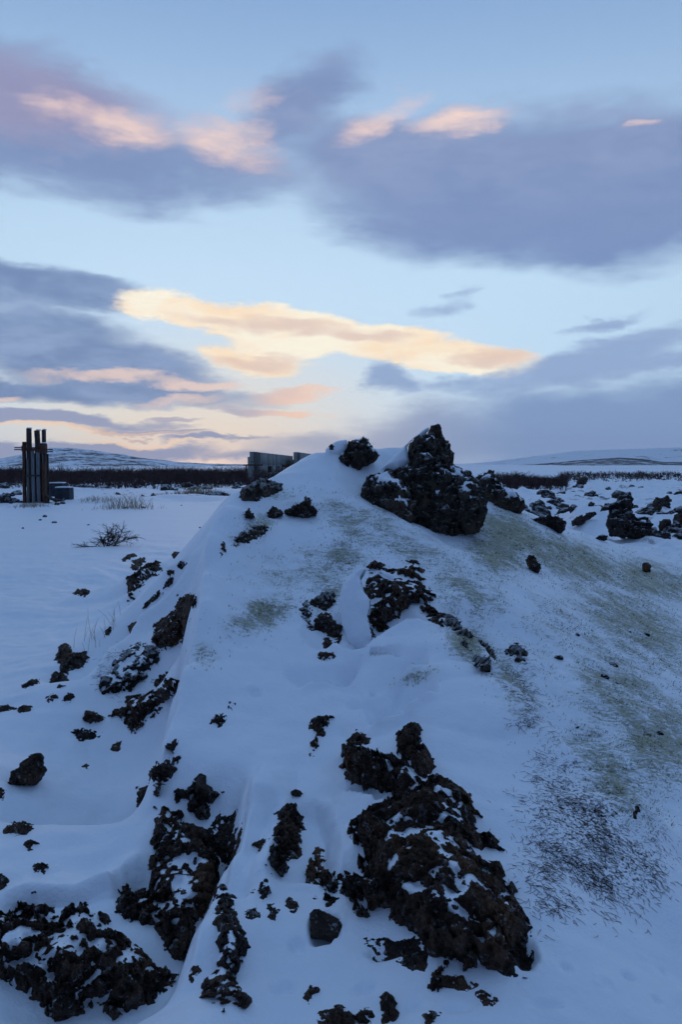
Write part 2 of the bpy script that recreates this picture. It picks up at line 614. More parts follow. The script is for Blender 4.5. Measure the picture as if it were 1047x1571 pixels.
def crease(pix, high, drop, w1, rec):
    q = np.array(pix, float)
    W = hit(q[:, 0], q[:, 1])[:, :2]
    hp = hit(*high)[0][:2]
    i = int(np.argmin((((W[:-1] + W[1:]) / 2 - hp) ** 2).sum(1)))
    e = W[i + 1] - W[i]
    w = hp - W[i]
    return (W, 1.0 if e[0] * w[1] - e[1] * w[0] > 0 else -1.0, drop, w1, rec)


_PL = [pillow(640, 1020, 95, 45, 0, 0.09), pillow(720, 1075, 110, 40, -10, 0.07), pillow(580, 1100, 60, 26, 0, 0.03),
       pillow(560, 1040, 60, 22, 20, -0.04, 1.0),
       pillow(388, 1062, 12, 7, 0, -0.035, 0.8), pillow(500, 1422, 24, 22, 0, -0.06, 0.6),
       pillow(798, 1455, 24, 34, 0, -0.06, 1.0), pillow(345, 1285, 24, 30, 0, -0.08, 1.0),
       pillow(520, 970, 60, 26, 0, -0.06, 1.0), pillow(600, 1456, 44, 12, 0, -0.04, 1.0),
       pillow(300, 880, 14, 8, 0, -0.03, 0.9), pillow(262, 850, 44, 12, 20, -0.10, 1.0),
       pillow(150, 1370, 60, 18, 0, 0.04, 1.0), pillow(905, 800, 46, 20, 0, 0.35, 1.3),
       pillow(470, 1300, 40, 60, 0, 0.03, 1.0), pillow(410, 1210, 46, 60, 0, 0.03, 1.0), pillow(560, 1290, 40, 40, 0, 0.04, 0.9)]
_PL += [pillow(x, y, a, b, 0, -dz, 1.0) for x, y, a, b, dz in
        [(868, 1488, 9, 4, .02), (925, 1512, 8, 4, .018), (965, 1500, 10, 4, .02), (1002, 1532, 9, 4, .02), (985, 1470, 7, 3, .015), (1020, 1490, 9, 4, .018),
         (640, 1540, 22, 8, .02), (560, 1520, 26, 9, .02), (430, 1520, 22, 9, .02), (700, 1545, 24, 7, .018), (460, 1450, 16, 10, .02), (840, 1540, 26, 8, .02)]]
_CR = [crease([(350, 775), (318, 830), (306, 890), (296, 960), (281, 1050), (262, 1120), (235, 1190), (205, 1260)], (380, 980), 0.30, 0.14, 1.1),
       crease([(270, 1540), (288, 1480), (308, 1420), (345, 1345), (362, 1290), (380, 1220), (400, 1170)], (420, 1350), 0.16, 0.09, 0.5),
       crease([(660, 940), (700, 955), (760, 1020), (800, 1070), (840, 1120), (930, 1200), (1040, 1300)], (700, 1040), 0.15, 0.12, 0.8),
       crease([(300, 835), (285, 862), (266, 888), (240, 917), (212, 942), (165, 990), (130, 1040)], (275, 900), 0.20, 0.10, 0.6),
       crease([(455, 1056), (480, 1050), (505, 1050), (530, 1054), (546, 1036), (556, 1020)], (560, 1060), 0.10, 0.03, 0.30),
       crease([(578, 1094), (594, 1078), (612, 1058), (632, 1048), (656, 1046)], (650, 1075), 0.12, 0.03, 0.28),
       crease([(566, 1122), (590, 1114), (612, 1108), (628, 1092), (650, 1079), (676, 1076)], (680, 1110), 0.12, 0.03, 0.28),
       crease([(500, 990), (530, 1002), (552, 1006), (580, 985), (620, 962), (660, 955)], (620, 1010), 0.18, 0.05, 0.40),
       crease([(530, 1212), (556, 1222), (580, 1232), (606, 1230)], (570, 1260), 0.08, 0.03, 0.25),
       crease([(-20, 1392), (40, 1368), (110, 1366), (165, 1356), (200, 1330), (236, 1310)], (100, 1340), 0.08, 0.05, 0.4),
       crease([(440, 1225), (425, 1260), (412, 1300), (398, 1340), (380, 1390)], (470, 1310), 0.06, 0.05, 0.3),
       crease([(500, 1220), (512, 1270), (520, 1320), (522, 1350)], (560, 1290), 0.07, 0.05, 0.3)]
PIL.extend(_PL)
CREASE.extend(_CR)
make_cache(0.022)

# ------------------------------------------------------------------ mesh helpers


def mesh_obj(name, verts, faces, mat, parent=None, smooth=True):
    me = bpy.data.meshes.new(name)
    verts = np.ascontiguousarray(verts, dtype=np.float32)
    faces = np.asarray(faces)
    if faces.ndim == 2:
        k = faces.shape[1]
        me.vertices.add(len(verts))
        me.vertices.foreach_set('co', verts.ravel())
        me.loops.add(faces.size)
        me.loops.foreach_set('vertex_index', faces.astype(np.int32).ravel())
        me.polygons.add(len(faces))
        me.polygons.foreach_set('loop_start', np.arange(0, faces.size, k, dtype=np.int32))
        me.update(calc_edges=True)
    else:
        me.from_pydata([tuple(map(float, v)) for v in verts], [], [tuple(map(int, f)) for f in faces])
        me.update()
    if smooth:
        me.polygons.foreach_set('use_smooth', np.ones(len(me.polygons), bool))
    if mat:
        me.materials.append(mat)
    o = bpy.data.objects.new(name, me)
    COL.objects.link(o)
    if parent:
        o.parent = parent
        o.matrix_parent_inverse = parent.matrix_world.inverted()
    return o


def tag(o, label=None, cat=None, group=None, kind=None):
    if label:
        o['label'] = label
    if cat:
        o['category'] = cat
    if group:
        o['group'] = group
    if kind:
        o['kind'] = kind
    return o


def empty(name, loc, label=None, cat=None, group=None):
    o = bpy.data.objects.new(name, None)
    COL.objects.link(o)
    o.location = tuple(float(c) for c in loc)
    o.empty_display_size = 0.1
    o.matrix_world = __import__('mathutils').Matrix.Translation(o.location)
    return tag(o, label, cat, group)


def add_attr(o, name, data):
    a = o.data.attributes.new(name, 'FLOAT', 'POINT')
    a.data.foreach_set('value', np.asarray(data, np.float32))


# ------------------------------------------------------------------ materials


def material(name):
    m = bpy.data.materials.new(name)
    m.use_nodes = True
    m.node_tree.nodes.clear()
    b = NB(m.node_tree)
    out = b.n('ShaderNodeOutputMaterial')
    bs = b.n('ShaderNodeBsdfPrincipled')
    m.node_tree.links.new(bs.outputs[0], out.inputs[0])
    return m, b, bs


def bump(b, bs, height, strength=0.3, dist=0.02):
    nd = b.n('ShaderNodeBump')
    nd.inputs['Strength'].default_value = strength
    nd.inputs['Distance'].default_value = dist
    b.put(nd.inputs['Height'], height)
    b.t.links.new(nd.outputs[0], bs.inputs['Normal'])
    return nd


SNOW = (0.80, 0.84, 0.90)


def mat_snow():
    m, b, bs = material("snow")
    pos = b.n('ShaderNodeNewGeometry').outputs['Position']
    at_ = b.n('ShaderNodeAttribute', attribute_name='moss').outputs['Fac']
    at2 = b.n('ShaderNodeAttribute', attribute_name='twig').outputs['Fac']
    big = b.noise(pos, 0.9, 3.0)
    grain = b.noise(pos, 90.0, 3.0, 0.6)
    st = b.vscale(pos, (1.0, 1.0, 1.0))
    mp = b.n('ShaderNodeMapping')
    b.put(mp.inputs['Vector'], st)
    mp.inputs['Rotation'].default_value = (0.35, 0.15, math.radians(38))
    mp.inputs['Scale'].default_value = (0.45, 1.5, 1.2)
    streak = b.noise(mp.outputs[0], 34.0, 6.0, 0.7, 0.4)
    speck = b.noise(pos, 70.0, 5.0, 0.72)
    patch = b.noise(pos, 4.5, 4.0, 0.6)
    f = b.m('MULTIPLY_ADD', streak, 0.50, b.m('MULTIPLY_ADD', speck, 0.42, b.m('MULTIPLY', patch, 0.30)))
    thr = b.m('SUBTRACT', 0.785, b.m('MULTIPLY', at_, 0.28))
    mm = b.m('MULTIPLY', b.ss(b.m('SUBTRACT', f, thr), -0.03, 0.10), b.ss(at_, 0.0, 0.12))
    veil = b.m('MULTIPLY', b.m('MULTIPLY', at_, 0.30), b.ss(patch, 0.35, 0.62))
    mossc = b.mix(b.ss(speck, 0.38, 0.62), (0.062, 0.062, 0.024), (0.31, 0.31, 0.125))
    snowc = b.mix(b.ss(big, 0.3, 0.7), (0.79, 0.83, 0.89), (0.82, 0.855, 0.91))
    snowc = b.mix(veil, snowc, (0.42, 0.46, 0.34))
    c = b.mix(b.m('MULTIPLY', mm, 0.82), snowc, mossc)
    t = b.m('MULTIPLY', b.ss(b.m('SUBTRACT', speck, b.m('SUBTRACT', 0.72, b.m('MULTIPLY', at2, 0.25))), 0.0, 0.08),
            b.ss(at2, 0.0, 0.1))
    c = b.mix(t, c, (0.055, 0.040, 0.034))
    b.put(bs.inputs['Base Color'], c)
    bs.inputs['Roughness'].default_value = 0.55
    bs.inputs['Specular IOR Level'].default_value = 0.5
    hgt = b.m('MULTIPLY_ADD', grain, 0.25, b.m('MULTIPLY_ADD', mm, 0.8, b.m('MULTIPLY', b.noise(pos, 22.0, 4.0, 0.6), 0.5)))
    hgt = b.m('MULTIPLY_ADD', b.noise(pos, 7.0, 4.0, 0.6), 1.6, hgt)
    bump(b, bs, hgt, 0.6, 0.012)
    return m


def mat_rock(name, dark=(0.020, 0.016, 0.015), mid=(0.060, 0.043, 0.034), rust=(0.105, 0.058, 0.034), frost=0.0,
             lichen=0.0):
    dark, mid, rust = [tuple(1.35 * x for x in c) for c in (dark, mid, rust)]
    m, b, bs = material(name)
    geo = b.n('ShaderNodeNewGeometry')
    pos = geo.outputs['Position']
    n1 = b.noise(pos, 9.0, 5.0, 0.65)
    n2 = b.noise(pos, 42.0, 5.0, 0.7)
    n3 = b.noise(pos, 3.2, 3.0, 0.6)
    c = b.mix(b.ss(n1, 0.36, 0.62), dark, mid)
    c = b.mix(b.m('MULTIPLY', b.ss(n3, 0.50, 0.66), 0.75), c, rust)
    c = b.mix(b.ss(n2, 0.58, 0.74), c, tuple(min(1, x * 2.2 + 0.02) for x in mid))
    c = b.mix(b.m('MULTIPLY', b.ss(b.noise(pos, 26.0, 5.0, 0.75), 0.565, 0.64), 0.6 if not frost else 0.0), c, (0.50, 0.53, 0.57))
    if lichen:
        c = b.mix(b.m('MULTIPLY', b.ss(b.noise(pos, 16.0, 4.0, 0.7), 0.54, 0.66), lichen), c, (0.17, 0.175, 0.13))
    if frost:
        sz = b.n('ShaderNodeSeparateXYZ')
        b.put(sz.inputs[0], geo.outputs['Normal'])
        k = b.m('MULTIPLY_ADD', sz.outputs[2], 0.35, b.m('MULTIPLY_ADD', n2, 0.5, b.m('MULTIPLY', n1, 0.45)))
        c = b.mix(b.m('MULTIPLY', b.ss(k, 0.70 - 0.1 * frost, 0.86 - 0.1 * frost), min(1, frost + 0.2)), c, SNOW)
    b.put(bs.inputs['Base Color'], c)
    bs.inputs['Roughness'].default_value = 0.9
    bs.inputs['Specular IOR Level'].default_value = 0.15
    v = b.n('ShaderNodeTexVoronoi')
    b.put(v.inputs['Vector'], pos)
    v.inputs['Scale'].default_value = 75.0
    n4 = b.noise(pos, 120.0, 4.0, 0.7)
    bump(b, bs, b.m('MULTIPLY_ADD', n2, 1.1, b.m('MULTIPLY_ADD', n4, 0.5, b.m('MULTIPLY', v.outputs['Distance'], 0.7))), 1.0, 0.035)
    return m


def mat_plain(name, col, col2=None, scale=8.0, rough=0.85, spec=0.2, bmp=0.3, stretch=None, thr=(0.35, 0.65)):
    m, b, bs = material(name)
    pos = b.n('ShaderNodeTexCoord').outputs['Object']
    if stretch:
        pos = b.vscale(pos, stretch)
    n = b.noise(pos, scale, 5.0, 0.65)
    b.put(bs.inputs['Base Color'], b.mix(b.ss(n, *thr), col, col2 or tuple(c * 1.5 for c in col)))
    bs.inputs['Roughness'].default_value = rough
    bs.inputs['Specular IOR Level'].default_value = spec
    if bmp:
        bump(b, bs, n, bmp, 0.02)
    return m


M_SNOW = mat_snow()
M_ROCK = mat_rock("lava_rock_brown", (0.028, 0.020, 0.016), (0.092, 0.060, 0.042), (0.150, 0.082, 0.046))
M_DARK = mat_rock("lava_rock_dark", (0.024, 0.019, 0.017), (0.068, 0.049, 0.039), (0.110, 0.066, 0.042))
M_FROST = mat_rock("lava_rock_frosted", (0.020, 0.018, 0.017), (0.060, 0.050, 0.042), (0.085, 0.060, 0.042), 0.35, 0.5)
M_LICHEN = mat_rock("lava_rock_lichen", (0.026, 0.022, 0.020), (0.090, 0.074, 0.060), (0.125, 0.088, 0.058), 0.30, 0.8)
M_FIELD = mat_rock("lava_rock_field", (0.018, 0.017, 0.019), (0.050, 0.044, 0.042), (0.07, 0.052, 0.042), 0.45, 0.2)

# ------------------------------------------------------------------ the snow: one sheet to the horizon, the mound cut out of it along a seam
MOSS = [  # px, py, rx, ry, rot, strength: where moss shows through thin snow
    (470, 870, 120, 40, -10, .55), (430, 760, 60, 14, 0, .45), (540, 800, 70, 40, 30, .75), (610, 830, 120, 36, 28, .7),
    (720, 900, 80, 40, 30, .75), (530, 850, 40, 30, 0, .9), (400, 945, 70, 34, -20, .8), (390, 810, 45, 24, -30, .8),
    (310, 1005, 30, 22, 0, .7), (500, 905, 50, 40, 0, .7), (790, 820, 90, 40, 20, 1.0), (760, 850, 60, 40, 20, .95),
    (880, 860, 150, 40, 18, .95), (1000, 890, 120, 40, 15, .9), (980, 960, 160, 60, 30, .85), (960, 1060, 120, 80, 40, .75),
    (1020, 1130, 90, 90, 40, .9), (900, 960, 130, 50, 25, .55), (860, 1000, 120, 60, 35, .35), (720, 990, 60, 30, 35, .9),
    (790, 1050, 34, 66, -30, .8), (640, 1040, 40, 14, -20, .6), (930, 1180, 110, 50, 40, .8), (840, 770, 50, 24, 20, .9),
    (970, 1240, 60, 50, 40, .5), (700, 930, 80, 34, 30, .5), (1000, 810, 70, 20, 0, .5), (860, 845, 120, 20, 20, .7),
    (590, 775, 30, 20, 30, .6), (465, 775, 40, 10, 0, .6)]
TWIG = [(890, 1260, 90, 110, -28, .95), (960, 1330, 90, 70, -20, .9), (850, 1340, 60, 70, 0, .5), (845, 1190, 40, 50, -10, .6),
        (805, 1060, 22, 60, -25, .8), (830, 940, 22, 9, -10, .7), (530, 855, 40, 26, 0, .5), (490, 930, 34, 40, 0, .5),
        (190, 1030, 40, 36, 30, .5), (400, 950, 50, 24, -20, .35)]


def project(P):
    r = P - CAM
    f = r[..., 1] * CP - r[..., 2] * SP
    u = r[..., 1] * SP + r[..., 2] * CP
    return CX + F * r[..., 0] / f, CY - F * u / f


def mask_of(P, blobs):
    px, py = project(P)
    out = np.zeros(P.shape[:-1])
    for (x, y, rx, ry, rot, s) in blobs:
        c, sn = math.cos(math.radians(rot)), math.sin(math.radians(rot))
        u = ((px - x) * c + (py - y) * sn) / rx
        v = (-(px - x) * sn + (py - y) * c) / ry
        out = np.maximum(out, s * np.exp(-1.1 * (u * u + v * v) ** 1.3))
    return out * (P[..., 1] > 1.0) * (P[..., 1] < 16)


def build_ground():
    azs = np.radians(np.concatenate([np.arange(-180, -34, 6.0), np.arange(-34, 34, 0.105), np.arange(34, 180, 6.0)]))
    r1 = np.array([0.35, 0.7, 1.0, 1.25, 1.45])
    r2 = np.geomspace(1.6, 16, 500)
    r3 = np.geomspace(16.15, 130, 210)
    r4 = np.geomspace(136, 4000, 55)
    rs = np.concatenate([r1, r2, r3, r4])
    A, R = np.meshgrid(azs, rs, indexing='ij')
    X, Y = R * np.sin(A), R * np.cos(A)
    st = HG['s']
    nr_ = (X > -5.3) & (X < 7.3) & (Y > 1.0) & (Y < 15.8)
    Z = np.zeros_like(X)
    Z[nr_] = cubic(HG['g'], (X[nr_] + 5.5) / st, (Y[nr_] - 0.9) / st)
    Z[~nr_] = H(X[~nr_], Y[~nr_])
    P = np.stack([X, Y, Z], -1)
    moss = mask_of(P, MOSS)
    twig = mask_of(P, TWIG)
    # rock crumbs showing through the thin snow of the lava field
    azd = np.degrees(np.arctan2(X, np.maximum(Y, 1e-3)))
    qf = np.stack([X, Y, np.zeros_like(X)], -1)
    fld = sstep(azd, 3, 8) * sstep(R, 12.5, 16) * (1 - sstep(R, 60, 110))
    lft = (1 - sstep(azd, -7, -3)) * sstep(R, 36, 41) * (1 - sstep(R, 54, 70))
    far = sstep(R, 95, 130) * (1 - sstep(R, 900, 1500)) * sstep(np.abs(azd), 0, 4)
    twig = np.maximum(twig, far * sstep(fbm(qf * np.array([.02, .012, 1]) + 9, 4, .6), -0.25, 0.5) * 0.75)
    twig = np.maximum(twig, np.maximum(fld, lft) * sstep(fbm(qf * 0.8 + 90, 3) + 0.6 * fbm(qf * 3.0 + 19, 2), 0.15, 0.65) * 1.1)
    q = P.copy()
    P[..., 2] += moss * (0.012 * perlin(q * 22) + 0.010 * perlin(q * 48) + 0.006)
    na, nr = A.shape
    idx = np.arange(na * nr).reshape(na, nr)
    i2 = np.roll(idx, -1, 0)
    fc = np.stack([idx[:, :-1], i2[:, :-1], i2[:, 1:], idx[:, 1:]], -1).reshape(-1, 4)[:, ::-1]
    V = P.reshape(-1, 3)
    cpt = len(V)
    # which faces are the mound
    c = V[fc].mean(1)
    w = base_h(c[:, 0], c[:, 1])
    inside = (np.abs(c[:, 0] - 0.8) < 3.6) & (c[:, 1] > 1.9) & (c[:, 1] < 11.6) & (w > 0.07)
    # vertex normals of the whole sheet, so that the seam is invisible
    fn = np.cross(V[fc[:, 2]] - V[fc[:, 0]], V[fc[:, 3]] - V[fc[:, 1]])
    vn = np.zeros_like(V)
    for k in range(4):
        np.add.at(vn, fc[:, k], fn)
    vn /= np.linalg.norm(vn, axis=1)[:, None] + 1e-12
    if vn[:, 2].mean() < 0:
        fc = fc[:, ::-1]
        vn = -vn
    for name, sel in (("snow_ground", ~inside), ("snow_mound", inside)):
        f = fc[sel]
        used = np.unique(f)
        remap = np.full(cpt, -1)
        remap[used] = np.arange(len(used))
        o = mesh_obj(name, V[used], remap[f], M_SNOW)
        add_attr(o, 'moss', moss.ravel()[used])
        add_attr(o, 'twig', twig.ravel()[used])
        o.data.normals_split_custom_set_from_vertices([tuple(v) for v in vn[used]])
        tag(o, kind='structure')
    bpy.data.objects["snow_mound"]['label'] = "long snow-covered lava mound rising to a dark rock spire"
    bpy.data.objects["snow_ground"]['label'] = "wide wind-packed snow plain and lava field around the mound"


build_ground()

# ------------------------------------------------------------------ lava rocks


def poly_sdf(pts, poly):
    """signed distance, positive inside; pts (n,2), poly (k,2)"""
    a = poly
    b = np.roll(poly, -1, 0)
    n = len(pts)
    d2 = np.full(n, 1e9)
    ins = np.zeros(n, bool)
    for i in range(len(a)):
        e = b[i] - a[i]
        w = pts - a[i]
        t = np.clip((w @ e) / (e @ e + 1e-12), 0, 1)
        d2 = np.minimum(d2, ((w - t[:, None] * e) ** 2).sum(1))
        c = (a[i, 1] > pts[:, 1]) != (b[i, 1] > pts[:, 1])
        if c.any():
            xx = a[i, 0] + (pts[:, 1] - a[i, 1]) * e[0] / (e[1] if abs(e[1]) > 1e-9 else 1e-9)
            ins ^= c & (pts[:, 0] < xx)
    return np.where(ins, 1, -1) * np.sqrt(d2)


def blur(a, k):
    if k < 1:
        return a
    for ax in (0, 1):
        for _ in range(2):
            p = np.pad(a, [(k + 1, k) if i == ax else (0, 0) for i in (0, 1)], mode='edge')
            c = np.cumsum(p, ax)
            a = (np.take(c, range(2 * k + 1, c.shape[ax]), ax) - np.take(c, range(0, c.shape[ax] - 2 * k - 1), ax)) / (2 * k + 1)
    return a


def grid_faces(keep, flip=False):
    """keep: bool per cell (nu-1, nv-1)"""
    nu, nv = keep.shape[0] + 1, keep.shape[1] + 1
    idx = np.arange(nu * nv).reshape(nu, nv)
    f = np.stack([idx[:-1, :-1], idx[1:, :-1], idx[1:, 1:], idx[:-1, 1:]], -1)[keep]
    return f[:, ::-1] if flip else f


def compact(V, f):
    used = np.unique(f)
    r = np.full(len(V), -1)
    r[used] = np.arange(len(used))
    return V[used], r[f]


def smooth_normals_up(V, f, like):
    fn = np.cross(V[f[:, 1]] - V[f[:, 0]], V[f[:, 2]] - V[f[:, 0]])
    return f if (fn @ like).sum() > 0 else f[:, ::-1]


def clinker(Q, size):
    """rough, knobbly a'a lava relief about -1..1 for points Q; size = block size in metres"""
    w = np.stack([fbm(Q / (size * 0.8) + 3, 2), fbm(Q / (size * 0.8) + 13, 2), fbm(Q / (size * 0.8) + 23, 2)], -1)
    Qw = Q + w * size * 0.22
    f1, f2 = worley(Qw / size)
    g1, g2 = worley(Qw / (size * 0.40) + 5.0)
    r = 0.75 - 1.3 * f1 + 0.45 * np.minimum(f2 - f1, 0.35)
    r2 = 0.6 - 1.2 * g1 + 0.3 * np.minimum(g2 - g1, 0.3)
    return 0.85 * r + 0.55 * r2 + 0.50 * fbm(Q / (size * 0.22), 4, 0.66)


def smoothmax_sdf(pts, polys):
    s = poly_sdf(pts, polys[0])
    for p in polys[1:]:
        s = np.maximum(s, poly_sdf(pts, p))
    return s


ROCKS = {}


def rock_patch(polys, label, bulge=0.06, rough=0.035, size=0.09, mat=None, snow=0.0, holes=0.35, facing=0.45, step=1.25,
               group=None, edge=0.5, name='lava_rock', hole_size=2.2, frost_amt=1.0):
    """lava breaking through the snow: polys are outlines traced on the photo, laid on the slope they stand on"""
    if not isinstance(polys[0], list):
        polys = [polys]
    allp = np.array([p for q in polys for p in q], float)
    W = hit(allp[:, 0], allp[:, 1])
    med = np.median(W[:, 1])
    d = float(med)
    W = np.where(np.abs(W[:, 1:2] - med) < 0.30 * med, W, at(allp[:, 0], allp[:, 1], np.full(len(allp), med)))
    c = W.mean(0)
    e = 0.05
    hx = (Hq(c[0] + e, c[1]) - Hq(c[0] - e, c[1])) / (2 * e)
    hy = (Hq(c[0], c[1] + e) - Hq(c[0], c[1] - e)) / (2 * e)
    n = np.array([-hx, -hy, 1.0])
    n /= np.linalg.norm(n)
    tocam = (CAM - c) / np.linalg.norm(CAM - c)
    n = n * (1 - facing) + tocam * facing
    n /= np.linalg.norm(n)
    ux = np.cross([0, 0, 1.0], n)
    ux /= np.linalg.norm(ux)
    vx = np.cross(n, ux)
    # outlines in the local plane, seen from the camera
    def toplane(pp):
        v = pdir(pp[:, 0], pp[:, 1])
        t = ((c - CAM) @ n) / (v @ n)
        q = CAM + v * t[:, None] - c
        return np.stack([q @ ux, q @ vx], -1)
    pl = [toplane(np.array(q, float)) for q in polys]
    allq = np.concatenate(pl)
    mrg = 0.035 + 0.6 * bulge
    lo, hi = allq.min(0) - mrg, allq.max(0) + mrg
    s = max(d * step / (F * 0.652), 0.003)
    while ((hi - lo) / s).prod() > 70000:
        s *= 1.1
    us, vs = np.arange(lo[0], hi[0], s), np.arange(lo[1], hi[1], s)
    U, Vv = np.meshgrid(us, vs, indexing='ij')
    plane = c + U[..., None] * ux + Vv[..., None] * vx
    # the point of the slope behind each grid point, along its sight line
    ray = plane - CAM
    ray /= np.linalg.norm(ray, axis=-1)[..., None]
    lim = 0.12 + 0.10 * d
    T = np.zeros(U.shape)
    P = plane
    for it in range(7):
        hz = Hq(P[..., 0], P[..., 1])
        if it in (0, 2):
            gx = (Hq(P[..., 0] + e, P[..., 1]) - Hq(P[..., 0] - e, P[..., 1])) / (2 * e)
            gy = (Hq(P[..., 0], P[..., 1] + e) - Hq(P[..., 0], P[..., 1] - e)) / (2 * e)
            den = np.minimum(ray[..., 2] - gx * ray[..., 0] - gy * ray[..., 1], -0.12)
        T = np.clip(T - 0.85 * (P[..., 2] - hz) / den, -lim, lim)
        P = plane + ray * T[..., None]
    T = blur(T, 2)
    P = plane + ray * T[..., None]
    seed = (hash(label) % 97) * 1.37 if False else (sum(ord(ch) for ch in label) % 97) * 1.37
    Q = P + seed
    wob = np.stack([fbm(Q / 0.05, 3, 0.6), fbm(Q / 0.05 + 31, 3, 0.6)], -1) * min(0.014, 0.12 * (hi - lo).min())
    uv = np.stack([U, Vv], -1) + wob
    sd = smoothmax_sdf(uv.reshape(-1, 2), pl).reshape(U.shape)
    wdt = max(0.02, bulge * edge)
    prof = np.where(sd > 0, 1 - np.exp(-np.maximum(sd, 0) / wdt), np.maximum(sd / wdt * 0.55, sd / 0.05))
    prof = np.where(sd < -0.03, prof + (sd + 0.03) * 20, prof)
    rel = clinker(Q, size)
    hol = fbm(Q / (size * hole_size) + 50, 4, 0.6)
    h = bulge * prof + rough * rel * np.clip(prof * 1.5 + 0.4, 0.0, 1) + rough * 0.25
    fl = fbm(Q / (size * 0.42) + 150, 4, 0.65)
    h = h - holes * bulge * sstep(hol, 0.02, 0.45) * 1.6 * np.clip(1.4 - prof * 0.4, 0.5, 1)
    h = h - (0.25 + holes) * 0.9 * (bulge + rough) * sstep(fl + 0.5 * hol, 0.12, 0.55) * (1 - sstep(sd, 0.2 * size, 0.9 * size))
    lat = np.stack([fbm(Q / (size * .5) + 71, 2), fbm(Q / (size * .5) + 81, 2), fbm(Q / (size * .5) + 91, 2)], -1) * rough * 0.16
    V = P + n * h[..., None] + lat * np.clip(prof, 0, 1)[..., None]
    live = (h > -0.012) & (sd > -mrg)
    keep = live[:-1, :-1] | live[1:, :-1] | live[1:, 1:] | live[:-1, 1:]
    keep &= (sd[:-1, :-1] > -mrg * 0.9)
    f = grid_faces(keep)
    if len(f) == 0:
        return None
    f = smooth_normals_up(V.reshape(-1, 3), f, n)
    vv, ff = compact(V.reshape(-1, 3), f)
    base = vv[vv[:, 2].argmin()]
    if snow > 0:
        o = empty(name, (c[0], c[1], float(base[2])))
        body = mesh_obj('rock_face', vv, ff, mat or M_ROCK, o)
        k = max(2, int(size * 0.20 / s))
        hb = blur(h, k)
        # snow lies where the smoothed face leans back, and in its hollows
        Vb = P + n * hb[..., None]
        du, dv = np.gradient(Vb, axis=0), np.gradient(Vb, axis=1)
        nb = np.cross(du, dv)
        nb /= np.linalg.norm(nb, axis=-1)[..., None] + 1e-12
        nz = nb[..., 2] * np.sign((nb @ n).mean())
        sn = hb + rough * (0.8 * (nz - 0.62) + 0.85 * fbm(Q / (size * 0.9) + 120, 4, 0.62) + (snow - 0.55))
        sn = np.minimum(blur(sn, 1), hb + 0.3 * rough)
        Vs = P + n * sn[..., None]
        ok = (sn > h - 0.004) & (sd > -0.01)
        kp = ok[:-1, :-1] | ok[1:, :-1] | ok[1:, 1:] | ok[:-1, 1:]
        fs = grid_faces(kp)
        if len(fs) > 8:
            fs = smooth_normals_up(Vs.reshape(-1, 3), fs, n)
            sv, sf = compact(Vs.reshape(-1, 3), fs)
            tag(mesh_obj('snow_patch', sv, sf, M_SNOW, body), kind='stuff')
    else:
        o = mesh_obj(name, vv - c, ff, mat or M_ROCK)
        o.location = tuple(c)
    return tag(o, label, 'rock', group)


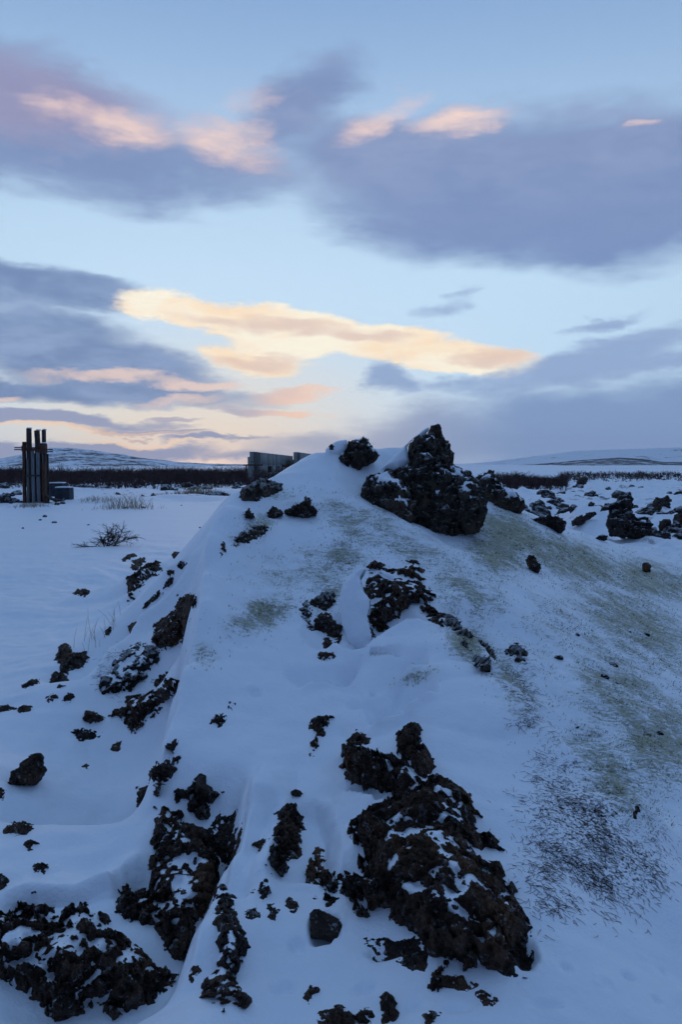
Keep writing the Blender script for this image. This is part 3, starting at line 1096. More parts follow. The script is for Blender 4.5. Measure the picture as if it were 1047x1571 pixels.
def rock_solid(polys, label, d=None, base=None, front=0.15, back=0.15, rough=0.05, size=0.13, mat=None, snow=0.0, tilt=0.25,
               step=1.0, yaw=0.0, group=None, name='lava_rock', width=None, obj=None, part='rock_face', cat='rock', layers=True,
               smoothness=1.0, terrace=0.0):
    """free-standing rock: traced outline, real thickness front and back, standing at distance d (or on the snow at pixel base)"""
    if not isinstance(polys[0], list):
        polys = [polys]
    allp = np.array([p for q in polys for p in q], float)
    if d is None:
        d = float(hit(*base)[0][1])
    W = at(allp[:, 0], allp[:, 1], np.full(len(allp), d))
    c = 0.5 * (W.min(0) + W.max(0))
    n = np.array([math.sin(math.radians(yaw)), -math.cos(math.radians(yaw)), tilt])
    n = n + 0.0
    n /= np.linalg.norm(n)
    ux = np.cross([0, 0, 1.0], n)
    ux /= np.linalg.norm(ux)
    vx = np.cross(n, ux)

    def toplane(pp):
        v = pdir(pp[:, 0], pp[:, 1])
        t = ((c - CAM) @ n) / (v @ n)
        q = CAM + v * t[:, None] - c
        return np.stack([q @ ux, q @ vx], -1)
    pl = [toplane(np.array(q, float)) for q in polys]
    allq = np.concatenate(pl)
    lo, hi = allq.min(0) - 0.04, allq.max(0) + 0.04
    s = max(d * step / (F * 0.652), 0.003)
    while ((hi - lo) / s).prod() > 60000:
        s *= 1.1
    us, vs = np.arange(lo[0], hi[0], s), np.arange(lo[1], hi[1], s)
    U, Vv = np.meshgrid(us, vs, indexing='ij')
    P = c + U[..., None] * ux + Vv[..., None] * vx
    seed = (sum(ord(ch) for ch in label) % 97) * 1.37
    Q = P + seed
    px1 = d / F
    wob = np.stack([fbm(Q / (size * 0.6), 3, 0.65), fbm(Q / (size * 0.6) + 31, 3, 0.65)], -1) * min(4.0 * px1, 0.2 * size) * smoothness
    sd = smoothmax_sdf((np.stack([U, Vv], -1) + wob).reshape(-1, 2), pl).reshape(U.shape)
    wd = width or max(front, back) * 1.1
    t = np.clip(sd / wd, 0, 1)
    prof = np.sqrt(np.clip(1 - (1 - t) ** 2, 0, 1))
    rel = clinker(Q, size)
    if layers:
        rel = rel + 0.5 * perlin(np.stack([Q[..., 0] * 3, Q[..., 1] * 3, Q[..., 2] / (size * 0.35)], -1))
    fade = np.clip(sd / (2.5 * s), 0, 1)
    hf = front * prof + rough * rel * fade
    hb_ = back * prof + rough * clinker(Q + 40, size) * fade
    hf = np.maximum(hf, -0.4 * back * prof)
    if terrace:
        stp = terrace * (1 + 0.25 * perlin(Q / (size * 2.5) + 7))
        x = hf / stp + 0.5 * perlin(Q / (size * 1.3) + 17)
        k_ = np.floor(x)
        hf = 0.3 * hf + 0.7 * stp * (k_ + sstep(x - k_, 0.62, 0.95) - 0.5 * perlin(Q / (size * 1.3) + 17)) * fade
        hf = np.maximum(hf, -0.3 * back * prof)
    lat = np.stack([fbm(Q / (size * .5) + 71, 2), fbm(Q / (size * .5) + 81, 2), fbm(Q / (size * .5) + 91, 2)], -1) * rough * 0.4
    Vf = P + n * hf[..., None] + lat * fade[..., None]
    Vb = P - n * np.maximum(hb_, 0.004)[..., None]
    ins = sd > 0
    keep = ins[:-1, :-1] & ins[1:, :-1] & ins[1:, 1:] & ins[:-1, 1:]
    ff = grid_faces(keep)
    ff = smooth_normals_up(Vf.reshape(-1, 3), ff, n)
    N = U.size
    fb = ff[:, ::-1] + N
    # weld the rims: boundary vertices of the front are used by the back as well
    cnt = np.zeros(N, int)
    np.add.at(cnt, ff.ravel(), 1)
    rim = (cnt > 0) & (cnt < 4)
    mp = np.arange(2 * N)
    mp[N:][rim] = np.arange(N)[rim]
    VV = np.concatenate([Vf.reshape(-1, 3), Vb.reshape(-1, 3)])
    if rim.any():
        VV[:N][rim] = 0.5 * (Vf.reshape(-1, 3)[rim] + Vb.reshape(-1, 3)[rim])
    FF = mp[np.concatenate([ff, fb])]
    vv, fv = compact(VV, FF)
    o = obj
    if o is None:
        o = empty(name, (c[0], c[1] , float(vv[:, 2].min()))) if snow > 0 else None
    if o is None:
        o = mesh_obj(name, vv - c, fv, mat or M_ROCK)
        o.location = tuple(c)
        return tag(o, label, cat, group)
    body = mesh_obj(part, vv, fv, mat or M_ROCK, o)
    if snow > 0:
        k = max(2, int(size * 0.35 / s))
        hs = blur(hf, k)
        Vs0 = P + n * hs[..., None]
        du, dv = np.gradient(Vs0, axis=0), np.gradient(Vs0, axis=1)
        nb = np.cross(du, dv)
        nb /= np.linalg.norm(nb, axis=-1)[..., None] + 1e-12
        nz = nb[..., 2] * np.sign((nb @ n).mean())
        sn = hs + rough * (1.3 * (nz - 0.45) + 0.7 * fbm(Q / (size * 1.4) + 120, 4, 0.6) + (snow - 0.9))
        ok = (sn > hf - 0.004) & (sd > 2 * s)
        kp = ok[:-1, :-1] & ok[1:, :-1] & ok[1:, 1:] & ok[:-1, 1:]
        fs = grid_faces(kp)
        if len(fs) > 8:
            Vs = (P + n * sn[..., None]).reshape(-1, 3)
            fs = smooth_normals_up(Vs, fs, n)
            sv, sf = compact(Vs, fs)
            tag(mesh_obj('snow_patch', sv, sf, M_SNOW, body), kind='stuff')
    if obj is None:
        tag(o, label, cat, group)
    return o


def snow_lump(poly, d, front, back, parent, name='snow_cap', tilt=0.4, yaw=0.0, smoothk=0.4):
    """a smooth bank of snow clinging to a rock (part of it)"""
    q = np.array(poly, float)
    W = at(q[:, 0], q[:, 1], np.full(len(q), d))
    c = 0.5 * (W.min(0) + W.max(0))
    n = np.array([math.sin(math.radians(yaw)), -math.cos(math.radians(yaw)), tilt])
    n /= np.linalg.norm(n)
    ux = np.cross([0, 0, 1.0], n)
    ux /= np.linalg.norm(ux)
    vx = np.cross(n, ux)
    v = pdir(q[:, 0], q[:, 1])
    t = ((c - CAM) @ n) / (v @ n)
    w = CAM + v * t[:, None] - c
    pl = np.stack([w @ ux, w @ vx], -1)
    lo, hi = pl.min(0) - 0.02, pl.max(0) + 0.02
    s = max(d * 1.0 / (F * 0.652), 0.004)
    U, Vv = np.meshgrid(np.arange(lo[0], hi[0], s), np.arange(lo[1], hi[1], s), indexing='ij')
    P = c + U[..., None] * ux + Vv[..., None] * vx
    sd = poly_sdf(np.stack([U, Vv], -1).reshape(-1, 2) , pl).reshape(U.shape)
    sd = sd + 0.006 * fbm(P / 0.05, 2)
    sdm = max(sd.max() * smoothk * 2, 1e-3)
    tt = np.clip(sd / sdm, 0, 1)
    prof = np.sqrt(np.clip(1 - (1 - tt) ** 2, 0, 1))
    hf = front * prof + 0.004 * fbm(P / 0.08, 2) * prof
    Vf, Vb = P + n * hf[..., None], P - n * (back * prof)[..., None]
    ins = sd > 0
    keep = ins[:-1, :-1] & ins[1:, :-1] & ins[1:, 1:] & ins[:-1, 1:]
    ff = smooth_normals_up(Vf.reshape(-1, 3), grid_faces(keep), n)
    N = U.size
    VV = np.concatenate([Vf.reshape(-1, 3), Vb.reshape(-1, 3)])
    vv, fv = compact(VV, np.concatenate([ff, ff[:, ::-1] + N]))
    return mesh_obj(name, vv, fv, M_SNOW, parent)

# ---- the spire on the crest
_sp = [(626, 680), (646, 677), (657, 668), (659, 657), (667, 653.5), (679, 662), (681, 671), (686, 683), (692, 694), (698, 707),
       (693, 717), (703, 716), (715, 726), (727, 735), (738, 746), (743, 762), (750, 783), (742, 812), (728, 822), (704, 832),
       (688, 845), (664, 842), (640, 828), (615, 816), (592, 806), (572, 795), (560, 782), (551, 763), (558, 754), (557, 743),
       (566, 733), (586, 732), (589, 723), (606, 726), (618, 724), (630, 714), (623, 700)]
sp = rock_solid(_sp, "tall dark lava spire crowning the snow mound", d=8.0, front=0.40, back=0.5, rough=0.08, size=0.145,
                mat=M_LICHEN, snow=0.45, tilt=0.40, width=0.42, terrace=0.10, name='rock_spire')
rock_solid([(551, 763), (557, 743), (566, 733), (590, 728), (612, 735), (632, 752), (640, 780), (630, 815), (592, 806), (566, 789)],
           "left buttress", d=7.55, front=0.2, back=0.3, rough=0.07, size=0.13, mat=M_LICHEN, obj=sp, terrace=0.09, snow=0.85, tilt=0.35)
rock_solid([(628, 700), (650, 690), (690, 700), (697, 712), (690, 740), (668, 765), (640, 770), (628, 745), (632, 716)],
           "upper block of the spire", d=7.85, front=0.2, back=0.3, rough=0.07, size=0.12, mat=M_LICHEN, obj=sp, terrace=0.08, tilt=0.2, snow=0.5)
rock_solid([(700, 728), (722, 733), (738, 748), (743, 768), (748, 790), (738, 812), (722, 818), (706, 800), (698, 765)],
           "right buttress", d=7.6, front=0.16, back=0.3, rough=0.065, size=0.12, mat=M_LICHEN, obj=sp, terrace=0.08, tilt=0.3, snow=0.8, yaw=12)
snow_lump([(575, 735), (590, 716), (606, 700), (624, 683), (638, 671), (650, 662), (660, 657), (658, 667), (648, 676), (632, 680),
           (625, 690), (628, 705), (630, 714), (612, 724), (590, 724)], 8.1, 0.10, 0.45, sp, tilt=0.6)
rock_solid([(726, 736), (741, 730), (749, 723), (763, 731), (769, 739), (783, 749), (796, 763), (809, 779), (798, 790), (775, 796),
            (752, 785), (740, 766)], "low dark lava block leaning on the right side of the tall spire", d=9.2, front=0.2, back=0.3,
           rough=0.07, size=0.13, mat=M_LICHEN, snow=0.7, tilt=0.5, terrace=0.08)
# ---- crest rock
cr = rock_solid([(516, 714), (514, 704), (528, 694), (533, 677), (547, 674), (564, 672), (573, 685), (584, 698), (574, 708), (548, 724),
                 (530, 722)], "squat dark lava knob half sunk in the snowy crest beside the spire", d=8.35, front=0.14, back=0.22,
                rough=0.06, size=0.10, mat=M_LICHEN, snow=0.6, tilt=0.3, terrace=0.06)
rock_solid([(504, 684), (509, 681), (514, 684), (513, 691), (506, 692)], "fist-sized lava lump in the snow beside the squat crest knob",
           d=8.3, front=0.04, back=0.05, rough=0.015, size=0.05)
snow_lump([(508, 682), (520, 677), (534, 675), (534, 684), (529, 695), (515, 703), (508, 708), (498, 702), (500, 690)], 8.42, 0.05, 0.15, cr, tilt=0.6)

# ---- upper mound
rock_patch([(372, 752), (384, 743), (400, 739), (420, 738), (440, 743), (432, 753), (408, 762), (392, 768), (372, 768), (367, 760)],
           "moss-capped lava hump high on the left shoulder of the mound", 0.07, 0.05, 0.11, M_LICHEN, holes=0.3)
rock_solid([(434, 788), (436, 782), (450, 775), (462, 772), (470, 758), (478, 763), (482, 775), (489, 783), (486, 793), (460, 797), (438, 795)],
           "small pointed dark cone of lava on the upper mound", base=(460, 790), front=0.1, back=0.14, rough=0.035, size=0.09, mat=M_DARK)
rock_solid([(407, 797), (410, 786), (418, 775), (432, 780), (436, 790), (424, 798)], "knobbly dark lava lump touching the small pointed cone",
           base=(420, 794), front=0.06, back=0.08, rough=0.03, size=0.07, mat=M_DARK)
rock_solid([(374, 796), (375, 783), (381, 779), (388, 784), (393, 794), (384, 799)], "rounded dark lava lump at the outer end of the row by the cone",
           base=(383, 796), front=0.05, back=0.07, rough=0.025, size=0.06, mat=M_DARK)
rock_patch([(336, 838), (342, 832), (347, 836), (343, 842), (348, 846), (340, 850)], "tiny dark stones on the mound's left shoulder edge", 0.025, 0.015, 0.04)
rock_patch([(360, 826), (378, 812), (398, 803), (412, 808), (400, 820), (376, 832), (362, 836)],
           "mossy crumbling lava below the row of dark lumps", 0.02, 0.04, 0.06, M_LICHEN, holes=0.9)

# ---- middle rock with the snow blade
mid = rock_patch([(553, 889), (563, 872), (572, 863), (597, 867), (620, 861), (639, 861), (652, 874), (650, 895), (666, 913), (675, 932),
                  (689, 943), (699, 953), (680, 957), (655, 950), (640, 930), (622, 938), (625, 952), (609, 964), (597, 975), (572, 977),
                  (568, 964), (566, 945), (569, 920), (558, 904)],
                 "brown overhanging lava rock with a blade of snow on its side", 0.17, 0.06, 0.15, M_ROCK, snow=0.25, holes=0.25, facing=0.75)
snow_lump([(545, 874), (553, 871), (562, 872), (554, 886), (558, 904), (569, 920), (566, 945), (572, 977), (564, 1000), (548, 996), (534, 986),
           (526, 964), (521, 930), (521, 912), (528, 892)], 5.2, 0.06, 0.35, mid, 'snow_blade', tilt=0.3, yaw=-6)
snow_lump([(579, 877), (590, 876), (607, 884), (605, 890), (588, 885)], 5.25, 0.03, 0.05, mid, 'snow_cap', tilt=0.5)
rock_patch([(482, 950), (496, 939), (508, 944), (514, 957), (526, 962), (525, 975), (510, 977), (497, 970), (484, 964)],
           "dark lava knuckles tucked under the snow blade", 0.07, 0.03, 0.09, M_DARK, holes=0.1, facing=0.7)
rock_patch([(478, 926), (486, 916), (500, 910), (514, 912), (516, 926), (500, 936), (488, 932)],
           "frosted dark lava crumbs above the knuckles by the snow blade", 0.03, 0.04, 0.07, M_FROST, holes=0.8)
rock_patch([[(497, 978), (508, 980), (512, 988), (500, 992)], [(516, 978), (522, 976), (520, 988), (515, 990)]],
           "few brown pebbles in the hollow below the snow blade", 0.02, 0.015, 0.04, holes=0.2)
rock_patch([[(483, 1000), (494, 998), (508, 1002), (513, 1008), (504, 1014), (492, 1011)]],
           "clutch of brown stones in the hollow below the pebbles", 0.03, 0.02, 0.05, holes=0.3)
rock_patch([[(463, 936), (470, 928), (478, 936), (474, 950), (466, 946)], [(470, 955), (480, 950), (478, 964)]],
           "small frosted lava bits beside the knuckled rocks", 0.015, 0.03, 0.05, M_FROST, holes=0.7)
rock_patch([(672, 948), (692, 946), (712, 966), (730, 982), (748, 992), (764, 1012), (772, 1030), (758, 1028), (736, 1008), (712, 992), (694, 968)],
           "long mossy lava lip edging the snow pillow below the middle rock", 0.03, 0.04, 0.07, M_LICHEN, holes=0.75, facing=0.5)
# ---- small dark bits on the central snow
rock_patch([[(325, 1108), (333, 1098), (344, 1096), (342, 1106), (336, 1116), (327, 1116)], [(352, 1080), (358, 1077), (359, 1088), (353, 1092)]],
           "small clutch of dark stones alone on smooth snow below the hollow", 0.02, 0.018, 0.035, M_DARK, holes=0.6)
rock_patch([[(479, 1108), (490, 1099), (512, 1096), (518, 1104), (505, 1108), (496, 1116), (492, 1132), (486, 1150), (480, 1158), (480, 1135)]],
           "curved crust of brown lava rimming a small snow hollow", 0.03, 0.03, 0.05, M_ROCK, holes=0.6)
rock_patch([(530, 1140), (540, 1126), (547, 1118), (553, 1126), (566, 1128), (567, 1138), (546, 1146)],
           "rounded brown lava lump just above the great foreground rock", 0.05, 0.02, 0.07, M_ROCK, holes=0.1, facing=0.6)

# ---- great foreground rock
rock_patch([[(608, 1222), (640, 1206), (660, 1196), (676, 1192), (690, 1198), (718, 1220), (735, 1248), (730, 1277), (755, 1278), (770, 1306),
             (744, 1298), (735, 1305), (745, 1325), (770, 1324), (779, 1339), (760, 1345), (775, 1354), (790, 1352), (792, 1375), (804, 1405),
             (808, 1440), (790, 1474), (764, 1490), (745, 1490), (724, 1501), (693, 1511), (665, 1508), (660, 1490), (676, 1478), (657, 1461),
             (641, 1434), (620, 1415), (586, 1402), (562, 1405), (538, 1391), (519, 1353), (527, 1339), (550, 1344), (577, 1360), (556, 1336),
             (550, 1312), (544, 1287), (534, 1275), (546, 1258), (583, 1235)],
            [(524, 1150), (533, 1148), (556, 1151), (576, 1151), (599, 1159), (626, 1174), (640, 1192), (656, 1202), (651, 1216), (629, 1225),
             (608, 1225), (583, 1220), (562, 1208), (536, 1197), (525, 1183), (530, 1162)],
            [(611, 1131), (620, 1120), (632, 1113), (643, 1115), (641, 1137), (657, 1156), (666, 1177), (653, 1204), (632, 1199), (624, 1176), (611, 1156)]],
           "great brown lava boulder in the foreground, flecked with snow", 0.16, 0.055, 0.13, M_ROCK, snow=0.14, holes=0.22, facing=0.62, edge=0.3,
           step=1.15, hole_size=0.9, name='lava_boulder')
rock_patch([(770, 1478), (765, 1455), (775, 1430), (795, 1415), (810, 1425), (812, 1450), (800, 1480), (782, 1496)],
           "smooth black stone in the cavity under the great boulder", 0.01, 0.012, 0.12, M_DARK, holes=0.0, facing=0.5)  # dark rock patch painted in as the shade of the hole, not a separate stone
rock_patch([(562, 1447), (584, 1446), (612, 1452), (636, 1438), (650, 1462), (650, 1482), (632, 1486), (604, 1474), (580, 1458)],
           "dark lava in the hollow under the great boulder's left edge", 0.02, 0.02, 0.10, M_DARK, holes=0.3, facing=0.6)
_pd = float(hit(500, 1440)[0][1])
rock_solid([(474, 1402), (481, 1393), (492, 1394), (506, 1400), (520, 1408), (528, 1418), (527, 1440), (521, 1453), (508, 1447), (496, 1441), (477, 1440)],
           "smooth slate-grey stone set in a small snow pit", d=_pd - 0.03, front=0.02, back=0.09, rough=0.004, size=0.2, mat=M_DARK, tilt=0.8, layers=False,
           smoothness=0.15, width=0.03)
# ---- left foreground column
rock_patch([[(262, 1224), (272, 1210), (287, 1206), (297, 1200), (306, 1189), (314, 1190), (320, 1207), (327, 1213), (341, 1216), (330, 1228),
             (318, 1239), (320, 1256), (303, 1254), (290, 1243), (291, 1226), (279, 1224), (267, 1234)]],
           "star-shaped dark lava crag above the left foreground rocks", 0.10, 0.03, 0.09, M_DARK, holes=0.15, facing=0.7, edge=0.3)
rock_patch([[(247, 1243), (268, 1240), (289, 1243), (300, 1262), (320, 1275), (335, 1300), (345, 1325), (338, 1348), (328, 1368), (318, 1397),
             (303, 1407), (295, 1432), (287, 1466), (265, 1464), (249, 1440), (239, 1417), (220, 1417), (200, 1403), (200, 1371), (226, 1354),
             (230, 1328), (234, 1298), (234, 1280), (243, 1259)]],
           "tall brown lava face with snow ledges left of the snow ridge", 0.16, 0.05, 0.12, M_ROCK, snow=0.20, holes=0.22, facing=0.75, edge=0.3,
           hole_size=1.1, name='lava_boulder')
rock_patch([(328, 1275), (342, 1258), (356, 1252), (359, 1275), (360, 1300), (348, 1326), (334, 1304)],
           "black lava in the shadowed cleft beside the snow ridge", 0.01, 0.03, 0.09, M_DARK, holes=0.3, facing=0.7)  # dark rock sheet laid in the hollow to paint the cavity's shade
rock_patch([(341, 1362), (352, 1372), (358, 1395), (369, 1430), (376, 1453), (371, 1480), (356, 1503), (368, 1515), (381, 1538), (374, 1549),
            (355, 1532), (342, 1556), (330, 1544), (312, 1531), (312, 1513), (330, 1481), (339, 1435), (328, 1417), (331, 1380)],
           "steep narrow fin of dark lava jutting from the snow ridge", 0.08, 0.035, 0.09, M_DARK, snow=0.12, holes=0.2, facing=0.75, edge=0.4)
rock_patch([(381, 1293), (400, 1296), (418, 1288), (424, 1262), (424, 1245), (440, 1228), (452, 1214), (459, 1219), (458, 1240), (463, 1270),
            (457, 1310), (445, 1320), (430, 1350), (416, 1366), (405, 1374), (388, 1368), (400, 1345), (414, 1330), (406, 1325), (416, 1302)],
           "slanting dark lava streak between the fin and the great boulder", 0.05, 0.04, 0.07, M_DARK, holes=0.5, facing=0.6)
rock_patch([[(472, 1352), (478, 1322), (487, 1308), (493, 1325), (488, 1342)], [(484, 1352), (500, 1335), (520, 1345), (520, 1368), (505, 1386), (492, 1370)]],
           "two ragged lava scraps left of the great boulder", 0.03, 0.04, 0.06, M_ROCK, holes=0.6)
rock_patch([(438, 1390), (447, 1378), (455, 1384), (453, 1400), (446, 1396)], "brown chip of lava standing in snow below the slanting streak", 0.03, 0.012, 0.05, holes=0)
rock_patch([(412, 1398), (418, 1390), (426, 1396), (424, 1410), (416, 1406)], "grey chip of lava beside the brown chip below the streak", 0.02, 0.012, 0.05, M_DARK, holes=0)
rock_patch([(380, 1398), (394, 1392), (396, 1404), (386, 1410)], "pair of dark grains beside the narrow lava fin", 0.018, 0.014, 0.04, M_DARK, holes=.3)
rock_patch([(292, 1490), (300, 1480), (306, 1488), (296, 1506), (290, 1502)], "small rock chip on the snow ridge beside the fin", 0.022, 0.012, 0.05, holes=.1)
# ---- bottom left mass
rock_patch([[(-20, 1402), (0, 1402), (20, 1395), (45, 1374), (52, 1371), (46, 1386), (58, 1392), (68, 1385), (85, 1405), (105, 1390), (122, 1383), (140, 1395),
             (162, 1405), (170, 1424), (182, 1432), (200, 1445), (222, 1465), (245, 1490), (240, 1512), (225, 1530), (200, 1552), (175, 1575),
             (150, 1545), (120, 1555), (95, 1565), (60, 1540), (45, 1525), (15, 1500), (-20, 1490)]],
           "broad crumbling brown lava block at the foot of the mound", 0.15, 0.055, 0.11, M_ROCK, snow=0.36, holes=0.25, facing=0.7, edge=0.3,
           hole_size=1.0, name='lava_boulder')
rock_patch([(168, 1388), (178, 1366), (194, 1358), (202, 1374), (222, 1362), (226, 1395), (205, 1412), (185, 1400)],
           "dark rubble between the broad block and the tall lava face", 0.05, 0.04, 0.07, M_DARK, holes=0.35, facing=0.6)
rock_patch([(215, 1500), (232, 1488), (262, 1500), (250, 1520), (228, 1536), (212, 1526)],
           "dark rubble at the right foot of the broad lava block", 0.03, 0.04, 0.06, M_DARK, holes=0.5)
# ---- bottom edge scraps
rock_patch([(584, 1532), (592, 1524), (604, 1532), (612, 1552), (606, 1568), (592, 1560)], "rust-brown stone upright in snow under the great boulder", 0.05, 0.015, 0.07, holes=0)
rock_patch([(495, 1562), (515, 1552), (540, 1558), (562, 1556), (575, 1575), (520, 1590), (495, 1585)], "flat brown lava crust at the mound's toe", 0.02, 0.03, 0.06, holes=.5)
rock_patch([(655, 1562), (668, 1552), (680, 1560), (676, 1570), (660, 1572)], "brown pebble group below the great boulder", 0.02, 0.015, 0.05, holes=.2)
rock_patch([(738, 1530), (748, 1523), (764, 1530), (760, 1538), (742, 1537)], "small brown pebbles right of the upright stone", 0.016, 0.014, 0.04, holes=.3)
rock_patch([(466, 1524), (474, 1515), (488, 1517), (484, 1527), (472, 1530)], "small flat brown stone left of the upright stone", 0.02, 0.012, 0.05, holes=.1)
rock_patch([(652, 1512), (668, 1500), (690, 1506), (716, 1502), (724, 1512), (690, 1518), (662, 1520)], "brown crumbs fringing the great boulder's foot", 0.025, 0.025, 0.05, holes=.4)

# ---- left flank
rock_patch([(273, 914), (288, 912), (307, 916), (305, 940), (299, 976), (284, 966), (277, 982), (265, 997), (245, 1000), (233, 982), (237, 958),
            (253, 944), (269, 936)], "blocky rust-brown lava face on the mound's left flank", 0.09, 0.05, 0.10, M_ROCK, snow=0.15, holes=0.3, facing=0.7, edge=0.3)
rock_patch([(150, 1050), (163, 1030), (190, 1000), (212, 986), (240, 992), (246, 1006), (232, 1030), (208, 1056), (180, 1062), (158, 1064)],
           "frost-dusted crumbly lava below the blocky flank face", 0.05, 0.035, 0.06, M_FROST, holes=0.55, facing=0.6, snow=0.35)
rock_patch([(223, 1034), (241, 1018), (253, 1022), (252, 1040), (273, 1044), (273, 1060), (257, 1074), (241, 1098), (225, 1114), (209, 1126),
            (196, 1117), (193, 1101), (176, 1101), (152, 1109), (128, 1107), (132, 1093), (160, 1093), (189, 1085), (197, 1069), (225, 1066), (249, 1056)],
           "stepped brown lava ledges low on the left flank", 0.07, 0.045, 0.08, M_ROCK, snow=0.2, holes=0.4, facing=0.65)
rock_patch([(111, 1124), (126, 1118), (140, 1122), (156, 1120), (150, 1129), (126, 1135), (112, 1133)],
           "thin dark crust just below the stepped lava ledges", 0.025, 0.02, 0.05, M_DARK, holes=.4)
rock_patch([(86, 1002), (90, 990), (98, 986), (108, 992), (108, 1004), (132, 1000), (136, 1012), (124, 1024), (108, 1028), (100, 1036), (108, 1056),
            (88, 1060), (78, 1050), (80, 1036), (94, 1028), (86, 1014)], "cluster of dark rounded lava lumps at the edge of the plain",
           0.08, 0.035, 0.09, M_DARK, holes=0.2, facing=0.6)
rock_patch([[(94, 1076), (104, 1064), (113, 1068), (104, 1078)], [(70, 1070), (84, 1066), (90, 1072), (74, 1076)]],
           "two dark scraps below the cluster of rounded lumps", 0.025, 0.02, 0.05, M_DARK, holes=.2)
rock_patch([(33, 1052), (46, 1044), (66, 1041), (60, 1049), (42, 1055)], "low dark stones left of the rounded lump cluster", 0.025, 0.02, 0.05, M_DARK, holes=.3)
rock_patch([[(-15, 1085), (8, 1083), (20, 1086), (2, 1092), (-15, 1093)], [(22, 1088), (36, 1083), (50, 1083), (46, 1091), (30, 1093)]],
           "row of low dark stones out on the plain's snow", 0.03, 0.02, 0.05, M_DARK, holes=.2)
rock_solid([(12, 1202), (20, 1186), (38, 1169), (56, 1153), (65, 1160), (62, 1170), (71, 1179), (62, 1196), (48, 1208), (30, 1206), (16, 1212)],
           "pointed dark boulder alone on the snow plain", base=(45, 1203), front=0.09, back=0.12, rough=0.035, size=0.1, mat=M_DARK, tilt=0.6)
rock_patch([(-12, 1216), (0, 1210), (10, 1216), (4, 1224), (-12, 1226)], "small dark stone beside the pointed boulder", 0.03, 0.02, 0.05, M_DARK, holes=0)
rock_patch([(171, 1148), (178, 1140), (188, 1138), (188, 1143), (178, 1150)], "slim brown stone below the stepped ledges", 0.025, 0.01, 0.05, holes=0)
rock_patch([(124, 1176), (130, 1171), (136, 1174), (132, 1180)], "lone brown pebble on the snow plain", 0.02, 0.008, 0.04, holes=0)
rock_patch([[(6, 1272), (18, 1266), (36, 1266), (48, 1272), (40, 1282), (20, 1284)], [(40, 1296), (48, 1290), (55, 1296), (46, 1302)]],
           "low rusty lava crust out on the snow plain", 0.03, 0.025, 0.05, holes=.3)
rock_patch([(50, 1330), (60, 1322), (74, 1326), (68, 1334), (56, 1337)], "small crumbled stone on snow above the broad block", 0.03, 0.02, 0.045, holes=.2)
rock_patch([(-12, 1345), (2, 1340), (8, 1352), (2, 1366), (-12, 1368)], "dark stone at the plain's edge above the broad block", 0.04, 0.02, 0.06, M_DARK, holes=0)
rock_patch([[(228, 1190), (236, 1178), (248, 1170), (262, 1174), (266, 1168), (275, 1160), (270, 1180), (252, 1198), (238, 1199)], [(252, 1148), (262, 1140), (272, 1137), (264, 1149)]],
           "dark lava lumps against the lower edge of the mound", 0.06, 0.035, 0.07, M_DARK, holes=.3, facing=.6)
rock_patch([(210, 1208), (222, 1200), (240, 1204), (234, 1222), (220, 1242), (211, 1228)], "dark lava block below the lumps on the mound's lower edge",
           0.06, 0.03, 0.07, M_DARK, holes=.3, facing=.6)
rock_patch([(196, 961), (204, 955), (214, 958), (210, 965), (200, 966)], "small round stone on the snow shelf of the left flank", 0.04, 0.01, 0.06, M_ROCK, holes=0)
rock_patch([(160, 970), (168, 960), (172, 966), (166, 976)], "small dark stone at the lip of the left snow shelf", 0.03, 0.01, 0.05, M_DARK, holes=0)
# outcrop behind the left shelf
rock_patch([(200, 872), (204, 860), (214, 857), (222, 856), (224, 862), (216, 868), (207, 879)], "curled dark lava scrap on the back outcrop", 0.06, 0.05, 0.08, M_DARK, holes=.35, facing=.6)
rock_patch([(201, 886), (209, 882), (217, 873), (237, 862), (244, 864), (247, 874), (242, 887), (233, 885), (222, 893), (216, 902), (206, 914), (202, 925), (196, 930), (198, 912), (195, 888)],
           "craggy snow-dusted lava outcrop behind the left shelf", 0.16, 0.09, 0.14, M_DARK, snow=.3, holes=.25, facing=.6, hole_size=.9)
rock_patch([(252, 895), (262, 882), (268, 886), (263, 898), (246, 914), (228, 928), (214, 939), (222, 926), (240, 911)],
           "dark curved undercut along the snow shelf's edge", 0.09, 0.03, 0.10, M_DARK, holes=0.1, facing=.7)
rock_patch([[(273, 868), (278, 859), (281, 864), (276, 872)], [(264, 850), (272, 848), (274, 853), (266, 854)], [(258, 876), (264, 874), (266, 880), (258, 881)]],
           "few dark stones in the gully behind the mound's shoulder", 0.05, 0.02, 0.06, M_DARK, holes=.1)
rock_patch([(112, 910), (120, 905), (134, 906), (142, 910), (130, 915), (116, 915)], "flat dark stones on open snow behind the lump cluster", 0.05, 0.03, 0.08, M_DARK, holes=.3)
rock_patch([(187, 858), (194, 852), (206, 849), (210, 853), (198, 858), (190, 862)], "thin dark stones on snow beside the back outcrop", 0.04, 0.03, 0.07, M_DARK, holes=.3)
